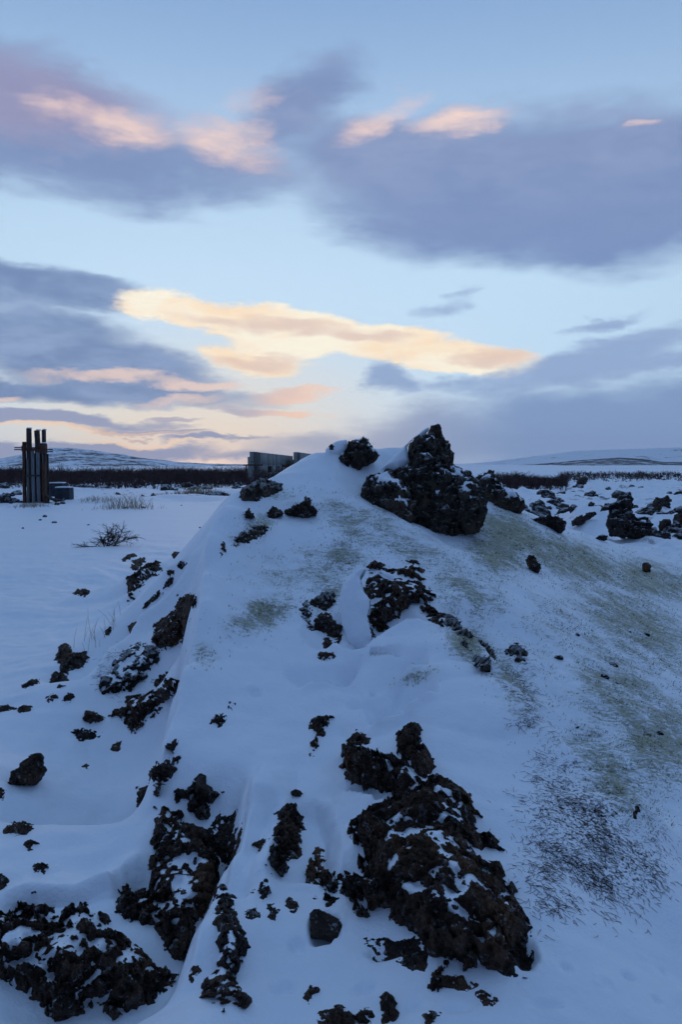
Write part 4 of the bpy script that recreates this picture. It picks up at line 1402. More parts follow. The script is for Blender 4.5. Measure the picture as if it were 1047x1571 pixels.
# ---- right slope
rock_solid([(806, 858), (814, 851), (824, 856), (832, 868), (829, 882), (818, 876), (809, 866)], "rust-brown stone on the mossy right slope",
           base=(822, 878), front=.06, back=.08, rough=.03, size=.07, mat=M_ROCK, tilt=.6)
rock_solid([(985, 870), (988, 862), (996, 862), (1001, 870), (999, 880), (988, 878)], "small round brown stone far down the mossy slope",
           base=(992, 879), front=.06, back=.08, rough=.02, size=.07, mat=M_ROCK, tilt=.5)
rock_patch([(972, 1244), (976, 1232), (983, 1230), (984, 1246), (978, 1258), (972, 1256)], "thin dark splinter of lava beside the brown heather", 0.04, 0.012, 0.05, M_DARK, holes=0)
rock_patch([(776, 1000), (784, 990), (796, 987), (806, 996), (812, 1012), (800, 1020), (790, 1012)], "twiggy dark lava tip on the fold right of the pillow", 0.03, 0.035, 0.06, M_FROST, holes=.5)

# ------------------------------------------------------------------ background helpers


def boxverts(x0, x1, y0, y1, z0, z1):
    V = np.array([(x, y, z) for z in (z0, z1) for y in (y0, y1) for x in (x0, x1)], float)
    Fc = [(0, 2, 3, 1), (4, 5, 7, 6), (0, 1, 5, 4), (2, 6, 7, 3), (0, 4, 6, 2), (1, 3, 7, 5)]
    return V, Fc


def bevel_box(name, x0, x1, y0, y1, z0, z1, mat, parent, bev=0.012, jitter=0.0, seed=0, rot=None, pivot=None):
    """box with worn edges: subdivided, chamfered, slightly uneven"""
    import bmesh
    bm = bmesh.new()
    V, Fc = boxverts(x0, x1, y0, y1, z0, z1)
    vs = [bm.verts.new(v) for v in V]
    for f in Fc:
        bm.faces.new([vs[i] for i in f])
    bmesh.ops.bevel(bm, geom=list(bm.edges), offset=bev, segments=1, affect='EDGES', profile=0.5)
    if jitter:
        long = [e for e in bm.edges if e.calc_length() > 6 * bev + 0.1]
        bmesh.ops.subdivide_edges(bm, edges=long, cuts=5, use_grid_fill=True)
        CO = np.array([v.co[:] for v in bm.verts])
        N1, N2 = perlin(CO * 2.3 + (seed, 0, 0)), perlin(CO * 9 + (seed, 0, 0))
        for v, n, n2 in zip(bm.verts, N1, N2):
            v.co.x += jitter * (float(n) + 0.5 * float(n2))
            v.co.y += jitter * 0.7 * float(n2)
            v.co.z += jitter * 0.8 * float(n)
    if rot:
        from mathutils import Matrix
        pv = Vector(pivot or ((x0 + x1) / 2, (y0 + y1) / 2, z0))
        for v in bm.verts:
            v.co = rot @ (v.co - pv) + pv
    bmesh.ops.recalc_face_normals(bm, faces=list(bm.faces))
    me = bpy.data.meshes.new(name)
    bm.to_mesh(me)
    bm.free()
    me.materials.append(mat)
    o = bpy.data.objects.new(name, me)
    COL.objects.link(o)
    if parent:
        o.parent = parent
        o.matrix_parent_inverse = parent.matrix_world.inverted()
    return o


M_TIMBER = mat_plain("weathered_timber", (0.030, 0.026, 0.026), (0.085, 0.062, 0.052), 5.0, stretch=(6, 6, 0.7))
M_RUST = mat_plain("rusted_steel", (0.045, 0.024, 0.018), (0.115, 0.055, 0.036), 6.0, stretch=(3, 3, 0.8))
M_PANEL = mat_plain("grey_panel", (0.105, 0.115, 0.125), (0.21, 0.225, 0.235), 3.0, stretch=(9, 9, 0.5))
M_CONC = mat_plain("grey_concrete", (0.21, 0.22, 0.215), (0.24, 0.245, 0.24), 0.35, bmp=0.0)
M_CONCD = mat_plain("dark_stained_concrete", (0.060, 0.062, 0.064), (0.12, 0.12, 0.115), 1.2, stretch=(1, 1, 0.4))
M_SLATE = mat_plain("blue_black_sheet", (0.030, 0.036, 0.048), (0.055, 0.065, 0.082), 3.0)
M_SNOWP = mat_plain("snow_cap_white", (0.78, 0.82, 0.88), (0.82, 0.855, 0.91), 6.0)
M_STRAW = mat_plain("dry_straw", (0.26, 0.19, 0.12), (0.42, 0.32, 0.21), 3.0, bmp=0)
M_TWIG = mat_plain("dark_twig_bark", (0.030, 0.022, 0.020), (0.060, 0.042, 0.036), 9.0, bmp=0)
M_THICK = mat_plain("red_brown_scrub", (0.034, 0.020, 0.021), (0.075, 0.042, 0.040), 0.8, bmp=0)
M_HEATH = mat_plain("heather_stem", (0.035, 0.020, 0.018), (0.085, 0.046, 0.038), 14.0, bmp=0)
M_MOSS = mat_plain("moss_tip", (0.10, 0.10, 0.045), (0.26, 0.26, 0.12), 9.0, bmp=0)

# ---- the bundle of posts standing on the plain
TB = onz(54, 774, 0.0)
TD = float(TB[1])
TZ = float(H(TB[0], TB[1]))


def txz(px, py, d=None):
    p = at(px, py, d or TD)
    return float(p[0]), float(p[2])


tower = empty('post_tower', (TB[0], TD, TZ), "tall bundle of weathered dark posts with double crossbars on the snow plain", 'tower')


def tpost(name, x0, x1, yt, yb, dy, thick, mat, jit=0.022, seed=1, lean=0.0):
    # anything reaching row 770 stands in the snow
    a, zt = txz(x0, yt)
    b, zb = txz(x1, yb)
    from mathutils import Matrix
    return bevel_box(name, a, b, TD + dy, TD + dy + thick, TZ - 0.1 if yb >= 770 else zb, zt, mat, tower, min(0.018, 0.2 * abs(zt - zb)), jit, seed,
                     Matrix.Rotation(lean, 3, 'Y') if lean else None)


tpost('backing', 37.0, 72.5, 696, 776, 0.22, 0.06, M_TIMBER, 0.008, 21)
tpost('post', 34.6, 40.8, 678, 777, -0.18, 0.20, M_RUST, seed=2, lean=0.012)
_cap0 = tpost('post', 40.4, 49.2, 657.5, 777, -0.10, 0.24, M_TIMBER, seed=3)
_cap1 = tpost('post', 51.4, 60.0, 660, 777, 0.10, 0.24, M_TIMBER, seed=4, lean=-0.008)
_cap2 = tpost('post', 63.8, 71.0, 659.5, 777, -0.06, 0.22, M_TIMBER, seed=5)
tpost('post', 66.8, 73.4, 709, 777, -0.30, 0.20, M_RUST, seed=6)
tpost('post', 58.5, 63.5, 684, 777, 0.2, 0.2, M_TIMBER, seed=16)
tpost('panel', 48.6, 55.8, 691, 774, -0.16, 0.06, M_PANEL, 0.006, 7)
tpost('panel', 56.2, 64.0, 692, 773, -0.14, 0.06, M_PANEL, 0.006, 8)
tpost('panel', 41.8, 47.6, 704, 772, -0.18, 0.05, M_CONCD, 0.006, 9)
tpost('batten', 65.4, 68.4, 664, 770, -0.12, 0.05, M_PANEL, 0.004, 10)
_cap3 = tpost('clamp_block', 66.0, 74.0, 680.5, 695.5, -0.34, 0.24, M_RUST, 0.01, 11)
tpost('clamp_block', 36.5, 41.5, 684, 693, -0.30, 0.12, M_RUST, 0.008, 12)
tpost('crossbar', 25.5, 68, 686.2, 687.9, -0.28, 0.05, M_RUST, 0.003, 13)
tpost('crossbar', 25.2, 67, 689.2, 690.9, -0.28, 0.05, M_RUST, 0.003, 14)
tpost('crossbar', 58, 85.5, 689.4, 691.0, -0.36, 0.05, M_RUST, 0.003, 15)
tpost('crossbar', 58, 85.3, 692.4, 694.0, -0.36, 0.05, M_RUST, 0.003, 17)
tpost('strap', 41, 66, 728.5, 731, -0.24, 0.03, M_TIMBER, 0.004, 18)
tpost('strap', 41, 66, 688, 692, -0.24, 0.03, M_RUST, 0.004, 19)
a0, z0 = txz(60.5, 676)
_dg = bevel_box('brace', a0 - 0.04, a0 + 0.05, TD + 0.02, TD + 0.10, z0 - 0.55, z0 + 0.02, M_TIMBER, tower, 0.012, 0.01, 20,
                __import__('mathutils').Matrix.Rotation(-0.35, 3, 'Y'))
for k, (x0, x1, yt) in enumerate([(40.6, 48.6, 657.5), (51.8, 59.5, 660), (64.4, 70.6, 659.5), (66, 74, 680.5)]):
    a, zt = txz(x0, yt)
    b, _ = txz(x1, yt)
    dy = (-0.10, 0.10, -0.06, -0.34)[k]
    bevel_box('snow_cap', a + 0.02, b - 0.02, TD + dy + 0.02, TD + dy + 0.2, zt - 0.01, zt + 0.045, M_SNOWP, (_cap0, _cap1, _cap2, _cap3)[k], 0.02, 0.006, k)

# dark sheeted boxes and tumbled planks right of the tower
def gbox(name, x0, x1, yt, yb, d, thick, mat, label, cat, cap=True, rotz=0.0, group=None):
    a, zt = txz(x0, yt, d)
    b, zb = txz(x1, yb, d)
    o = empty(name, ((a + b) / 2, d, zb), label, cat, group)
    bd = bevel_box('box_body', a, b, d, d + thick, zb - 0.15, zt, mat, o, 0.015, 0.008, int(x0))
    if cap:
        bevel_box('snow_cap', a + 0.02, b - 0.02, d + 0.03, d + thick - 0.03, zt - 0.02, zt + 0.05, M_SNOWP, bd, 0.025, 0.012, int(x1))
    return o


gbox('storage_box', 73.5, 96, 741.5, 757, TD + 2.6, 0.6, M_SLATE, "dark storage box half hidden behind the post tower", 'box')
gbox('storage_box', 82.8, 106, 748.5, 761, TD + 1.2, 0.6, M_SLATE, "low dark storage box with snowy end in front of the other box", 'box', cap=True)
from mathutils import Matrix as MX
for k, (x0, y0, x1, y1, lb) in enumerate([(73, 760, 90, 769, "dark plank sloping down from the post tower's foot"),
                                          (80, 764, 100, 768, "dark plank lying in snow by the low storage box"),
                                          (74, 770, 84, 772, "short plank half buried at the post tower's foot")]):
    p, q = onz(x0, y0 + 4, 0.0), onz(x1, y1 + 4, 0.0)
    a, za = txz(x0, y0, TD)
    b, zb = txz(x1, y1, TD)
    L = math.hypot(b - a, zb - za)
    ang = math.atan2(za - zb, b - a)
    o = bevel_box('plank', -L / 2, L / 2, -0.09, 0.09, -0.03, 0.03, M_TIMBER, None, 0.008, 0.01, 40 + k)
    o.location = ((a + b) / 2, TD - 0.2 - 0.15 * k, (za + zb) / 2)
    o.rotation_euler = (0.2, ang, 0.1 * k)
    tag(o, lb, 'plank')

# ---- concrete ruin behind the mound
RD = 66.0
rp = at(400, 742, RD)
ruin = empty('concrete_ruin', (rp[0], RD, 0.0), "roofless grey concrete ruin peeping over the mound's left shoulder", 'building')


def wall_with_holes(name, A, B, zt_a, zt_b, holes, thick, mat):
    """wall from A to B (xy), sloping top, rectangular openings (s0,s1,z0,z1) in fractions/metres, built as a real pierced slab"""
    A, B = np.array(A), np.array(B)
    L = np.linalg.norm(B - A)
    t = (B - A) / L
    nrm = np.array([t[1], -t[0]])
    ss = sorted({0.0, 1.0, *[h[0] for h in holes], *[h[1] for h in holes]})
    zs = sorted({-0.5, *[h[2] for h in holes], *[h[3] for h in holes]})
    V, Fc = [], []

    def slab(s0, s1, z0a, z0b, z1a, z1b):
        k = len(V)
        for off in (0, thick):
            for (s, za, zb) in ((s0, z0a, z1a), (s1, z0b, z1b)):
                p = A + t * L * s - nrm * off
                V.append((p[0], p[1], za))
                V.append((p[0], p[1], zb))
        Fc.extend([(k, k + 2, k + 3, k + 1), (k + 4, k + 5, k + 7, k + 6), (k, k + 4, k + 6, k + 2), (k + 1, k + 3, k + 7, k + 5),
                   (k, k + 1, k + 5, k + 4), (k + 2, k + 6, k + 7, k + 3)])
    zz = zs + [None]
    for i in range(len(ss) - 1):
        for j in range(len(zz) - 1):
            sm = (ss[i] + ss[i + 1]) / 2
            za = zz[j]
            zb = zz[j + 1]
            if zb is not None and any(h[0] <= sm <= h[1] and h[2] <= (za + zb) / 2 <= h[3] for h in holes):
                continue
            ta = zt_a + (zt_b - zt_a) * ss[i]
            tb = zt_a + (zt_b - zt_a) * ss[i + 1]
            slab(ss[i], ss[i + 1], za, za, ta if zb is None else zb, tb if zb is None else zb)
    return mesh_obj(name, np.array(V), np.array(Fc), mat, ruin, smooth=False)


def rx(px, py, d):
    p = at(px, py, d)
    return float(p[0]), float(p[2])


wa, wza = rx(389.4, 693, RD)
wb, wzb = rx(449.5, 699.7, 84.0)
wall_with_holes('wall', (wa, RD), (wb, 84.0), wza, wzb,
                [(0.30, 0.42, 0.95, 1.5), (0.50, 0.62, 0.95, 1.5), (0.06, 0.10, 0.7, 1.6)], 0.35, M_CONC)
x1_, _z = rx(394.5, 693, RD)
wall_with_holes('wall', (wa - 0.02, RD + 9.0), (wa - 0.02, RD + 0.02), wza - 0.1, wza - 0.02, [], 0.30, M_CONCD)
wall_with_holes('wall', (wa - 0.3, RD + 16.0), (wb + 1, 92.0), 2.2, 2.2, [], 0.3, M_CONCD)
bx0, bz0 = rx(450.2, 694, 80.0)
bx1, bz1 = rx(456.0, 694, 80.0)
bx2, bz2 = rx(482.0, 697, 92.0)
wall_with_holes('wall', (bx0, 80.4), (bx1, 80.0), bz0, bz0, [], 0.4, M_CONCD)
wall_with_holes('wall', (bx1 + 0.02, 80.0), (bx2, 92.0), bz0 + 0.03, bz2, [], 0.35, M_CONC)
for (x0, x1, yt, d, m, nm, th) in [(380.0, 384.0, 701, 64.0, M_CONC, 'pillar', 0.4), (384.6, 388.4, 704, 65.0, M_CONC, 'pillar', 0.4),
                                   (376.9, 379.0, 713.2, 62.5, M_RUST, 'post', 0.15), (393.2, 396.0, 696, 65.4, M_CONCD, 'pillar', 0.2),
                                   (432.5, 434.0, 712, 70.0, M_RUST, 'post', 0.12)]:
    a, zt = rx(x0, yt, d)
    b, _ = rx(x1, yt, d)
    bevel_box(nm, a, b, d, d + th, -0.4, zt, m, ruin, 0.02, 0.01, int(x0))
for (x0, x1, yt, yb, d) in [(372.8, 403.0, 712.4, 714.4, 62.3), (434.0, 453.0, 713.0, 716.5, 69.5), (384, 389, 708.0, 709.2, 64.6)]:
    a, zt = rx(x0, yt, d)
    b, zb = rx(x1, yb, d)
    bevel_box('beam', a, b, d, d + 0.18, zb, zt, M_RUST, ruin, 0.012, 0.01, int(x1))
a, zt = rx(436, 717, 69.2)
b, zb = rx(455, 722, 69.2)
bevel_box('rubble_slab', a, b, 69.4, 70.2, -0.3, zt, M_RUST, ruin, 0.05, 0.08, 5)

# ------------------------------------------------------------------ plants


def tubes(P, r0, r1, sides=3):
    """n tapering stems, P (n,k,3) -> verts, quads"""
    P = np.asarray(P, float)
    n, k = P.shape[:2]
    T = np.gradient(P, axis=1)
    T /= np.linalg.norm(T, axis=-1)[..., None] + 1e-9
    A = np.cross(T, (0.31, 0.2, 0.93))
    A /= np.linalg.norm(A, axis=-1)[..., None] + 1e-9
    B = np.cross(T, A)
    r = (np.asarray(r0, float).reshape(-1, 1) + (np.asarray(r1, float).reshape(-1, 1) - np.asarray(r0, float).reshape(-1, 1))
         * np.linspace(0, 1, k)[None])[..., None]
    rings = [P + r * (math.cos(2 * math.pi * q / sides) * A + math.sin(2 * math.pi * q / sides) * B) for q in range(sides)]
    V = np.stack(rings, 2).reshape(-1, 3)
    I = np.arange(n * k * sides).reshape(n, k, sides)
    J = np.roll(I, -1, 2)
    Fc = np.stack([I[:, :-1], J[:, :-1], J[:, 1:], I[:, 1:]], -1).reshape(-1, 4)
    return V, Fc


def merge(parts):
    V, Fc, k = [], [], 0
    for v, f in parts:
        V.append(v)
        Fc.append(f + k)
        k += len(v)
    return np.concatenate(V), np.concatenate(Fc)


def bare_shrub(name, px, py, wpx, hpx, label, seed=1, n=9):
    rr = random.Random(seed)
    b0 = hit(px, py)[0]
    d = b0[1]
    Wm, Hm = wpx * d / F, hpx * d / F
    paths, rad = [], []

    def branch(p, dr, L, r, lev):
        pts = [p]
        q = p.copy()
        dd = dr.copy()
        for i in range(5):
            dd = dd + np.array([rr.gauss(0, .22), rr.gauss(0, .22), rr.gauss(0, .16) - 0.03])
            dd /= np.linalg.norm(dd)
            q = q + dd * L / 5
            q[2] = max(q[2], b0[2] - 0.01)
            pts.append(q.copy())
        paths.append(pts)
        rad.append(r)
        if lev < 3:
            for i in range(1, 6):
                for _ in range(rr.choice((1, 2, 2))):
                    nd = dd + np.array([rr.gauss(0, .7), rr.gauss(0, .6), rr.gauss(0.1, .45)])
                    nd /= np.linalg.norm(nd)
                    branch(pts[i].copy(), nd, L * rr.uniform(0.4, 0.62), r * 0.55, lev + 1)
    for k in range(n):
        an = rr.uniform(-1, 1)
        dr = np.array([an * 1.0, rr.uniform(-.5, .5), rr.uniform(0.15, 0.9)])
        dr /= np.linalg.norm(dr)
        branch(b0 + np.array([rr.gauss(0, .05), rr.gauss(0, .05), -0.03]), dr, Wm * 0.30 * rr.uniform(.7, 1.2), 0.011, 1)
    V, Fc = tubes(np.array(paths), np.array(rad), np.array(rad) * 0.45)
    s = V - b0
    s[:, 0] *= (Wm / 2) / np.percentile(np.abs(s[:, 0]), 98)
    s[:, 2] *= Hm / np.percentile(s[:, 2], 99)
    o = mesh_obj(name, s, np.array(Fc), M_TWIG, smooth=False)
    o.location = tuple(b0)
    return tag(o, label, 'shrub')


bare_shrub('bare_shrub', 165, 838, 92, 32, "low leafless shrub of fine dark branches on the open snow", 5)


def grass_clump(name, px, py, wpx, hpx, n, label, mat=None, seed=1, thick=0.006, dep=0.5):
    rr = random.Random(seed)
    b0 = hit(px, py)[0] if py > 755 else onz(px, py, 0.0)
    d = b0[1]
    g = np.random.default_rng(seed)
    Wd = wpx * d / F
    x, y = g.normal(0, .33, n) * Wd, g.normal(0, dep, n)
    zz = H(b0[0] + x, b0[1] + y) - b0[2]
    hh = hpx * d / F * g.uniform(0.3, 1.0, n) * np.exp(-(x / (Wd * 0.5)) ** 2)
    lx = g.normal(0, .35, n) * hh
    p0 = np.stack([x, y, zz - 0.02], -1)
    p1 = p0 + np.stack([lx * .4, g.normal(0, .1, n) * hh, hh * .6], -1)
    p2 = p0 + np.stack([lx, g.normal(0, .2, n) * hh, hh], -1)
    V, Fc = tubes(np.stack([p0, p1, p2], 1), [thick], [thick * .4])
    o = mesh_obj(name, V, Fc, mat or M_STRAW, smooth=False)
    o.location = tuple(b0)
    return tag(o, label, 'grass')


grass_clump('dry_grass', 195, 780, 80, 27, 170, "pale dry grass tuft standing out of the snow plain", seed=2, thick=0.009)
grass_clump('dry_grass', 150, 768, 60, 10, 130, "short straw-coloured grass beside the stony edge of the plain", seed=3, thick=0.010)
grass_clump('dry_grass', 300, 757, 110, 11, 320, "brown dry grass strip along the heap of snowy stones", seed=4, thick=0.02)
grass_clump('dry_grass', 50, 777, 56, 9, 160, "straw-coloured grass around the post tower's foot", seed=5, thick=0.010)
grass_clump('dry_grass', 136, 985, 50, 60, 16, "few thin dry stems beside the rounded lump cluster", seed=6, thick=0.0022, dep=0.12)
grass_clump('dry_grass', 178, 955, 20, 40, 7, "pair of thin dry stems on the left snow shelf", seed=7, thick=0.002, dep=0.1)
grass_clump('dry_grass', 318, 752, 40, 10, 90, "ochre dry grass close under the mound's left shoulder", seed=8, thick=0.02)


def thicket(name, x0, x1, d0, d1, n, hlo, hhi, label, seed, dens=None):
    rr = np.random.default_rng(seed)
    px = rr.uniform(x0, x1, n)
    d = np.sqrt(rr.uniform(d0 ** 2, d1 ** 2, n))
    X = (px - CX) / F * d
    keep = fbm(np.stack([X * .25, d * .12, np.zeros(n)], -1), 3) > -0.45
    X, d = X[keep], d[keep]
    Z = H(X, d)
    hh = rr.uniform(hlo, hhi, len(X)) * (0.85 + 0.60 * fbm(np.stack([X * .3, d * .15, np.zeros(len(X))], -1) + 7, 3))
    m = len(X)
    lean = rr.normal(0, .3, (m, 2)) * hh[:, None]
    p = np.stack([X, d, Z - 0.05], -1)
    q = p + np.stack([lean[:, 0] * .35, lean[:, 1] * .3, hh * .55], -1)
    r = p + np.stack([lean[:, 0] * .9, lean[:, 1] * .7, hh], -1)
    parts = [tubes(np.stack([p, q, r], 1), [0.022], [0.010])]
    for k in range(4):
        st = p + (q - p) * rr.uniform(0.1, 1.3, (m, 1))
        e = st + np.stack([rr.normal(0, .34, m), rr.normal(0, .3, m), rr.uniform(.12, .45, m)], -1) * hh[:, None]
        parts.append(tubes(np.stack([st, e], 1), [0.020], [0.008]))
    V, Fc = merge(parts)
    o = mesh_obj(name, V, Fc, M_THICK, smooth=False)
    return tag(o, label, 'scrub', kind='stuff')


thicket('birch_scrub', -80, 470, 52, 115, 9500, 0.5, 1.3, "band of red-brown leafless scrub behind the plain", 3)
thicket('birch_scrub', 735, 870, 48, 75, 1500, 0.5, 0.85, "low red-brown scrub at the edge of the lava field", 4)
thicket('birch_scrub', 860, 1130, 70, 120, 1600, 0.4, 0.75, "thin scrub line beyond the lava field hummocks", 5)

# heather: wiry stems combed over the slope
def heather(name, blobs, n, label, seed, lo=0.02, hi=0.055, rad=0.0010, mat=None, drift=(0.5, -0.6)):
    rr = np.random.default_rng(seed)
    tot = sum(b[2] * b[3] for b in blobs)
    PX, PY = [], []
    for (x, y, rx_, ry_, rot, s) in blobs:
        k = int(n * rx_ * ry_ / tot)
        a, b = rr.normal(0, .5, k) * rx_, rr.normal(0, .5, k) * ry_
        c, sn = math.cos(math.radians(rot)), math.sin(math.radians(rot))
        PX.append(x + a * c - b * sn)
        PY.append(y + a * sn + b * c)
    PX, PY = np.concatenate(PX), np.concatenate(PY)
    W = hit(PX, PY)
    cl = fbm(W * 7.0 + 11, 3) + 0.5 * fbm(W * 22.0 + 31, 2)
    W = W[cl > rr.uniform(-0.55, 0.55, len(W))]
    e = 0.03
    nx = -(Hq(W[:, 0] + e, W[:, 1]) - Hq(W[:, 0] - e, W[:, 1])) / (2 * e)
    ny = -(Hq(W[:, 0], W[:, 1] + e) - Hq(W[:, 0], W[:, 1] - e)) / (2 * e)
    N = np.stack([nx, ny, np.ones(len(nx))], -1)
    N /= np.linalg.norm(N, axis=1)[:, None]
    m = len(W)
    t = np.stack([drift[0] + rr.normal(0, .9, m), drift[1] + rr.normal(0, .9, m), np.zeros(m)], -1)
    t -= N * (t * N).sum(1)[:, None]
    t /= np.linalg.norm(t, axis=1)[:, None]
    t2 = np.cross(N, t)
    L = rr.uniform(lo, hi, (m, 1))
    cu = rr.normal(0, .55, (m, 1))
    lf = rr.uniform(0.05, 0.55, (m, 1))
    p = W - N * 0.004
    V, Fc = tubes(np.stack([p, p + L * (.35 * t + .30 * lf * N + .08 * cu * t2), p + L * (.7 * t + .42 * lf * N + .3 * cu * t2),
                            p + L * (.9 * t + .30 * lf * N + .65 * cu * t2)], 1), [rad], [rad * .5])
    o = mesh_obj(name, V, Fc, mat or M_HEATH, smooth=False)
    return tag(o, label, 'heather', kind='stuff')


heather('heather', TWIG[:4], 10000, "mat of wiry red-brown heather stems combed over the lower right slope", 11)
heather('heather', [TWIG[4], (795, 1010, 20, 30, -25, 1)], 700, "strip of dark heather along the fold right of the snow pillow", 12, 0.03, 0.07)
heather('heather', [TWIG[5], (800, 1105, 30, 14, 30, 1)], 150, "small dark heather sprig on the bare right slope", 13, .04, .08)
heather('heather', [TWIG[6], TWIG[7]], 900, "dead brown moss and twigs above the snow blade", 14, 0.02, 0.05)
heather('heather', [TWIG[8], (170, 1045, 24, 20, 0, 1)], 900, "frosted wiry heather on the left flank below the shelf", 15, .03, .07, 0.0013)
heather('heather', [TWIG[9]], 350, "sparse dark heather on the snowy middle slope", 16, .02, .04)


def moss_tips(name, n, label, seed):
    rr = np.random.default_rng(seed)
    PX, PY = [], []
    for (x, y, rx_, ry_, rot, s) in MOSS:
        k = int(n * s * rx_ * ry_ / sum(b[2] * b[3] * b[5] for b in MOSS))
        a, b = rr.normal(0, .5, k) * rx_, rr.normal(0, .5, k) * ry_
        c, sn = math.cos(math.radians(rot)), math.sin(math.radians(rot))
        PX.append(x + a * c - b * sn)
        PY.append(y + a * sn + b * c)
    PX, PY = np.concatenate(PX), np.concatenate(PY)
    W = hit(PX, PY)
    cl = fbm(W * np.array([4.5, 8, 8]) + 71, 4, 0.6)
    W = W[(cl > rr.uniform(-0.35, 0.5, len(W))) & (W[:, 1] < 14)]
    m = len(W)
    dd = W[:, 1]
    h = rr.uniform(0.006, 0.018, m) * np.sqrt(dd / 4)
    wd = rr.uniform(0.0015, 0.0035, m) * np.sqrt(dd / 4)
    ang = rr.uniform(0, 2 * np.pi, m)
    ax = np.stack([np.cos(ang), np.sin(ang), np.zeros(m)], -1) * wd[:, None]
    up = np.stack([rr.normal(.3, .5, m), rr.normal(-.3, .5, m), np.ones(m)], -1) * h[:, None]
    B = W - np.array([0, 0, 0.003])
    V = np.stack([B - ax, B + ax, B + up], 1).reshape(-1, 3)
    Fc = np.arange(3 * m).reshape(-1, 3)
    o = mesh_obj(name, V, Fc, M_MOSS, smooth=False)
    return tag(o, label, 'moss', kind='stuff')


moss_tips('moss', 45000, "yellow-green moss tips showing through thin snow on the mound", 21)

# ------------------------------------------------------------------ lava field boulders and stones
rock_solid([(946, 768), (950, 758), (957, 754), (971, 756), (973, 771), (971, 789), (977, 794), (992, 793), (1004, 802), (1002, 817), (1008, 830),
            (992, 833), (974, 826), (956, 826), (939, 820), (933, 807), (932, 794), (935, 783), (946, 781), (924, 785), (925, 776)],
           "largest dark craggy boulder on the lava field, right of a snow peak", base=(970, 824), front=.22, back=.3, rough=.10, size=.18, mat=M_FIELD, tilt=.35, name='lava_boulder', snow=0.5, terrace=.1)
rock_solid([(877, 807), (877, 799), (890, 790), (910, 784), (919, 788), (905, 797), (893, 807)], "slanting dark boulder left of the snow peak",
           base=(890, 806), front=.12, back=.2, rough=.07, size=.16, mat=M_DARK, tilt=.5)
rock_solid([(813, 803), (815, 798), (828, 795), (849, 794), (859, 793), (868, 804), (870, 813), (862, 819), (844, 811), (828, 807)],
           "low brown boulder just beyond the mossy slope", base=(845, 810), front=.12, back=.2, rough=.07, size=.15, mat=M_DARK, tilt=.6)
rock_solid([(1002, 784), (1002, 768), (1009, 761), (1017, 764), (1025, 759), (1033, 768), (1023, 775), (1008, 784)],
           "forked dark boulder on the snow bank beyond the largest one", base=(1005, 784), front=.15, back=.2, rough=.08, size=.18, mat=M_DARK, tilt=.4)
rock_solid([(1034, 806), (1035, 789), (1044, 786), (1058, 790), (1058, 808), (1044, 812)], "stout dark boulder beyond the small rock beside the largest boulder",
           base=(1040, 808), front=.15, back=.2, rough=.07, size=.16, mat=M_DARK, tilt=.4)
rock_solid([(1010, 806), (1012, 800), (1020, 795), (1034, 797), (1028, 807), (1014, 817)], "small dark rock between the largest boulder and its right neighbour",
           base=(1014, 815), front=.1, back=.12, rough=.05, size=.12, mat=M_DARK, tilt=.4)
rock_solid([(882, 746), (888, 733), (900, 729), (906, 736), (899, 745), (890, 748)], "dark pinnacle on the skyline of the lava field",
           base=(890, 747), front=.3, back=.4, rough=.15, size=.4, mat=M_DARK, tilt=.2)
rock_solid([(913, 828), (918, 822), (926, 818), (936, 823), (930, 829), (918, 831)], "small frosted rock at the largest boulder's left foot",
           base=(924, 829), front=.06, back=.1, rough=.04, size=.1, mat=M_FROST, tilt=.6)


def stone_proto(i, subdiv=3):
    import bmesh
    bm = bmesh.new()
    bmesh.ops.create_icosphere(bm, subdivisions=subdiv, radius=1.0)
    P = np.array([v.co[:] for v in bm.verts])
    rr = np.random.default_rng(100 + i)
    sc = np.array([1.0, rr.uniform(.6, .95), rr.uniform(.45, .85)])
    n = fbm(P * 1.1 + i * 7.7, 3) * 0.42 + clinker(P + i * 3.1, 0.7) * 0.22
    P = P * (1 + n)[:, None] * sc
    for v, p in zip(bm.verts, P):
        v.co = p
    me = bpy.data.meshes.new('lava_stone')
    bm.to_mesh(me)
    bm.free()
    me.materials.append(M_FIELD)
    return me


_pro = [stone_proto(i) for i in range(9)]


def scatter(n, x0, x1, d0, d1, smin, smax, label, group, seed, pw=1.0, lift=0.15, marks=None):
    rr = random.Random(seed)
    m = 12 * n
    px = np.array([rr.uniform(x0, x1) for _ in range(m)])
    d = 1.0 / (1 / d1 + (1 / d0 - 1 / d1) * np.array([rr.random() for _ in range(m)]))
    X = (px - CX) / F * d
    ok = perlin(np.stack([X * .35, d * .22, np.full(m, seed + .5)], -1)) > -0.1
    X, d = X[ok][:n], d[ok][:n]
    Z = H(X, d)
    for x, y, z in zip(X, d, Z):
        s = (smin + (smax - smin) * rr.random() ** 2.2) * (y / d0) ** 0.35
        o = bpy.data.objects.new('lava_stone', rr.choice(_pro))
        COL.objects.link(o)
        o.location = (x, y, z + s * lift * rr.uniform(-1, 1.2))
        o.rotation_euler = (rr.uniform(-.5, .5), rr.uniform(-.5, .5), rr.uniform(0, 6.28))
        o.scale = (s, s, s * rr.uniform(.8, 1.5))
        if marks:
            mk = min(marks, key=lambda m: math.hypot(m[0] - x, (m[1] - y) * 0.5))[2]
            sz = 'large' if s > smin + 0.45 * (smax - smin) else 'small'
            tag(o, f"{sz} {label} {mk}", 'stone', f"{sz} stones {mk}")
        else:
            tag(o, label, 'stone', group)


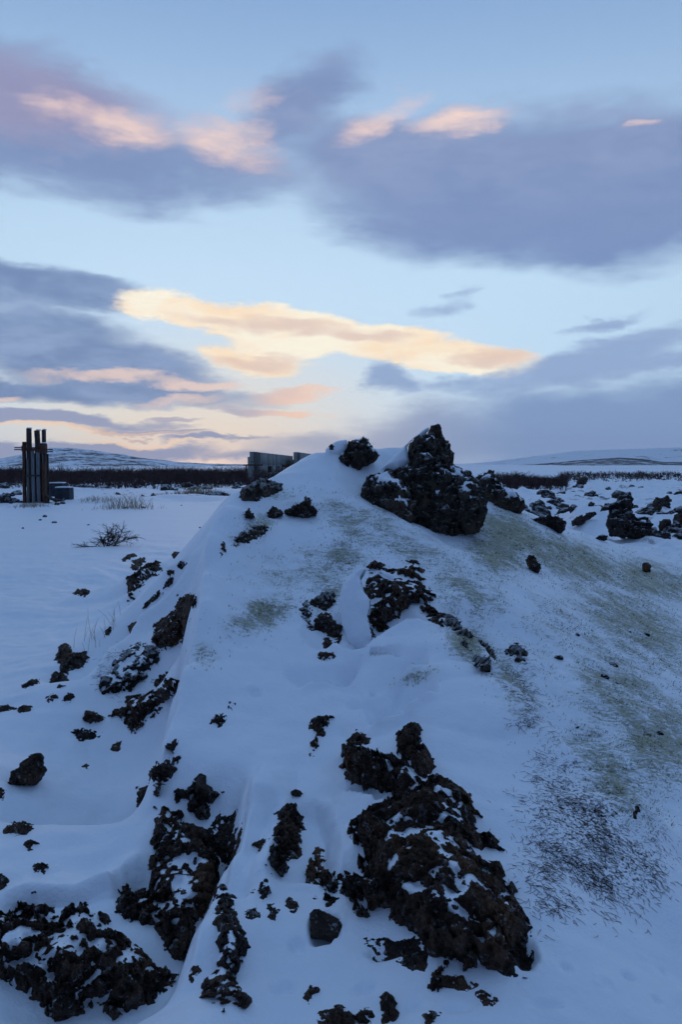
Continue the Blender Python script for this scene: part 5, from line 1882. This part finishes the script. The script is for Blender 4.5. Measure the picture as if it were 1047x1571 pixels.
scatter(185, 745, 1075, 13.5, 60, 0.05, 0.26, "half-buried lava stone on the snowy field", "stones strewn over the lava field", 5,
        marks=[(*(onz(p, q, 0.1)[:2]), t) for p, q, t in [(965, 826, "round the largest boulder"), (895, 806, "round the slanting boulder"), (845, 811, "round the low brown boulder"),
               (1008, 783, "round the forked boulder"), (892, 747, "round the skyline pinnacle"), (800, 760, "behind the tall spire"), (1000, 748, "before the thin scrub line"), (800, 742, "before the low red-brown scrub"), (940, 765, "on the open snow between boulders")]])
scatter(70, -30, 372, 40, 56, 0.10, 0.38, "dark stone in the rubble under the scrub band", "stones along the foot of the scrub", 6,
        marks=[(*(onz(p, q, 0.0)[:2]), t) for p, q, t in [(20, 755, "left of the post tower"), (120, 752, "right of the storage boxes"), (200, 755, "behind the pale dry grass tuft"), (300, 752, "by the brown grass strip"), (370, 748, "before the concrete ruin")]])
scatter(16, -20, 34, 33, 40, 0.10, 0.35, "dark stone in the rubble left of the post tower", "stones left of the post tower", 8)
scatter(8, 86, 112, 31, 37, 0.10, 0.28, "dark stone beside the storage boxes", "stones by the storage boxes", 9)
scatter(10, 20, 320, 20, 34, 0.03, 0.07, "small dark stone on the open snow plain before the scrub", "pebbles on the open plain", 10)
scatter(10, 860, 1060, 4.2, 11, 0.012, 0.03, "tiny dark pebble on the mossy right slope", "pebbles on the mossy slope", 12)

# ------------------------------------------------------------------ hills


def mat_hill(name, dark, amount, sx):
    m, b, bs = material(name)
    pos = b.n('ShaderNodeNewGeometry').outputs['Position']
    p1 = b.vscale(pos, (sx, sx * 0.5, sx * 4.0))
    n1 = b.noise(p1, 1.0, 6.0, 0.65, 0.3)
    n2 = b.noise(b.vscale(pos, (sx * 7, sx * 3.0, sx * 22)), 1.0, 6.0, 0.75)
    f = b.m('MULTIPLY_ADD', n1, 0.50, b.m('MULTIPLY', n2, 0.55))
    c = b.mix(b.ss(f, 0.62 - amount * 0.22, 0.70 - amount * 0.16), SNOW, dark)
    b.put(bs.inputs['Base Color'], c)
    bs.inputs['Roughness'].default_value = 0.9
    bs.inputs['Specular IOR Level'].default_value = 0.1
    return m


def hill(name, crest, d0, d1, dback, label, mat, rel=0.05, seed=0):
    """ridge whose crest line is read off the skyline; slopes run down towards and away from the camera"""
    cr = np.array(crest, float)
    pxs = np.linspace(cr[0, 0], cr[-1, 0], 240)
    pys = np.interp(pxs, cr[:, 0], cr[:, 1])
    dn = (pxs - CX) / F
    zc = HC + (712 - pys) / F * d1
    rows = []
    for k, t in enumerate(np.concatenate([np.linspace(0, 1, 46), np.linspace(1, 0, 12)[1:]])):
        front = k <= 45
        d = d0 + (d1 - d0) * t if front else d1 + (dback - d1) * (1 - t)
        prof = t ** 1.25 * (0.75 + 0.25 * t) if front else t
        X = dn * (d if front else d1)
        q = np.stack([X / (d1 * .06), np.full_like(X, d / (d1 * .06)), np.full_like(X, seed)], -1)
        z = zc * prof + fbm(q, 4, .55) * zc.max() * rel * (1 - t * 0.75 if front else 1) * np.minimum(t * 5, 1) - 3.0 * (1 - t)
        rows.append(np.stack([X, np.full_like(X, d), z], -1))
    P = np.array(rows)
    keep = np.ones((P.shape[0] - 1, P.shape[1] - 1), bool)
    f = grid_faces(keep)
    V = P.reshape(-1, 3)
    f = smooth_normals_up(V, f, np.array([0, 0, 1.0]))
    o = mesh_obj(name, V, f, mat)
    o['label'] = label
    return tag(o, kind='structure')


M_HILL1 = mat_hill("snowy_hill_streaked", (0.085, 0.080, 0.085), 0.62, 0.03)
M_HILL2 = mat_hill("snowy_hill_scrubby", (0.045, 0.044, 0.052), 0.92, 0.014)
M_HILL3 = mat_hill("far_snowy_mountain", (0.10, 0.10, 0.11), 0.25, 0.004)
hill('hill', [(-320, 722), (-200, 706), (-60, 708), (0, 704), (40, 696), (78, 687), (110, 687), (150, 692), (200, 700), (250, 707), (310, 711), (380, 713), (460, 718)],
     420, 700, 1100, "streaky snow-covered hill behind the post tower", M_HILL1, 0.10, 3)
hill('hill', [(640, 722), (740, 719), (800, 721), (835, 717), (870, 709), (905, 705), (950, 702), (985, 704), (1020, 709), (1080, 708), (1180, 712), (1300, 722)],
     700, 1400, 1900, "dark scrubby hill with snow patches beyond the lava field", M_HILL2, 0.12, 8)
hill('mountain', [(560, 718), (680, 714), (760, 708), (830, 699), (880, 692), (930, 690), (1000, 688), (1060, 686), (1180, 690), (1400, 708)],
     2200, 3300, 3700, "pale far mountain dissolving into the snow shower", M_HILL3, 0.06, 14)

# ------------------------------------------------------------------ the air
V, Fc = boxverts(-4200, 4200, -4200, 4200, -14.0, 130.0)
hz = mesh_obj('haze', V, np.array(Fc), None, smooth=False)
mh = bpy.data.materials.new('haze_air')
mh.use_nodes = True
mh.node_tree.nodes.clear()
_o = mh.node_tree.nodes.new('ShaderNodeOutputMaterial')
_v = mh.node_tree.nodes.new('ShaderNodeVolumePrincipled')
_v.inputs['Color'].default_value = (0.90, 0.93, 0.97, 1)
_v.inputs['Density'].default_value = 6e-5
_v.inputs['Anisotropy'].default_value = 0.2
mh.node_tree.links.new(_v.outputs[0], _o.inputs['Volume'])
hz.data.materials.append(mh)
tag(hz, "thin frosty air over the plain", kind='stuff')
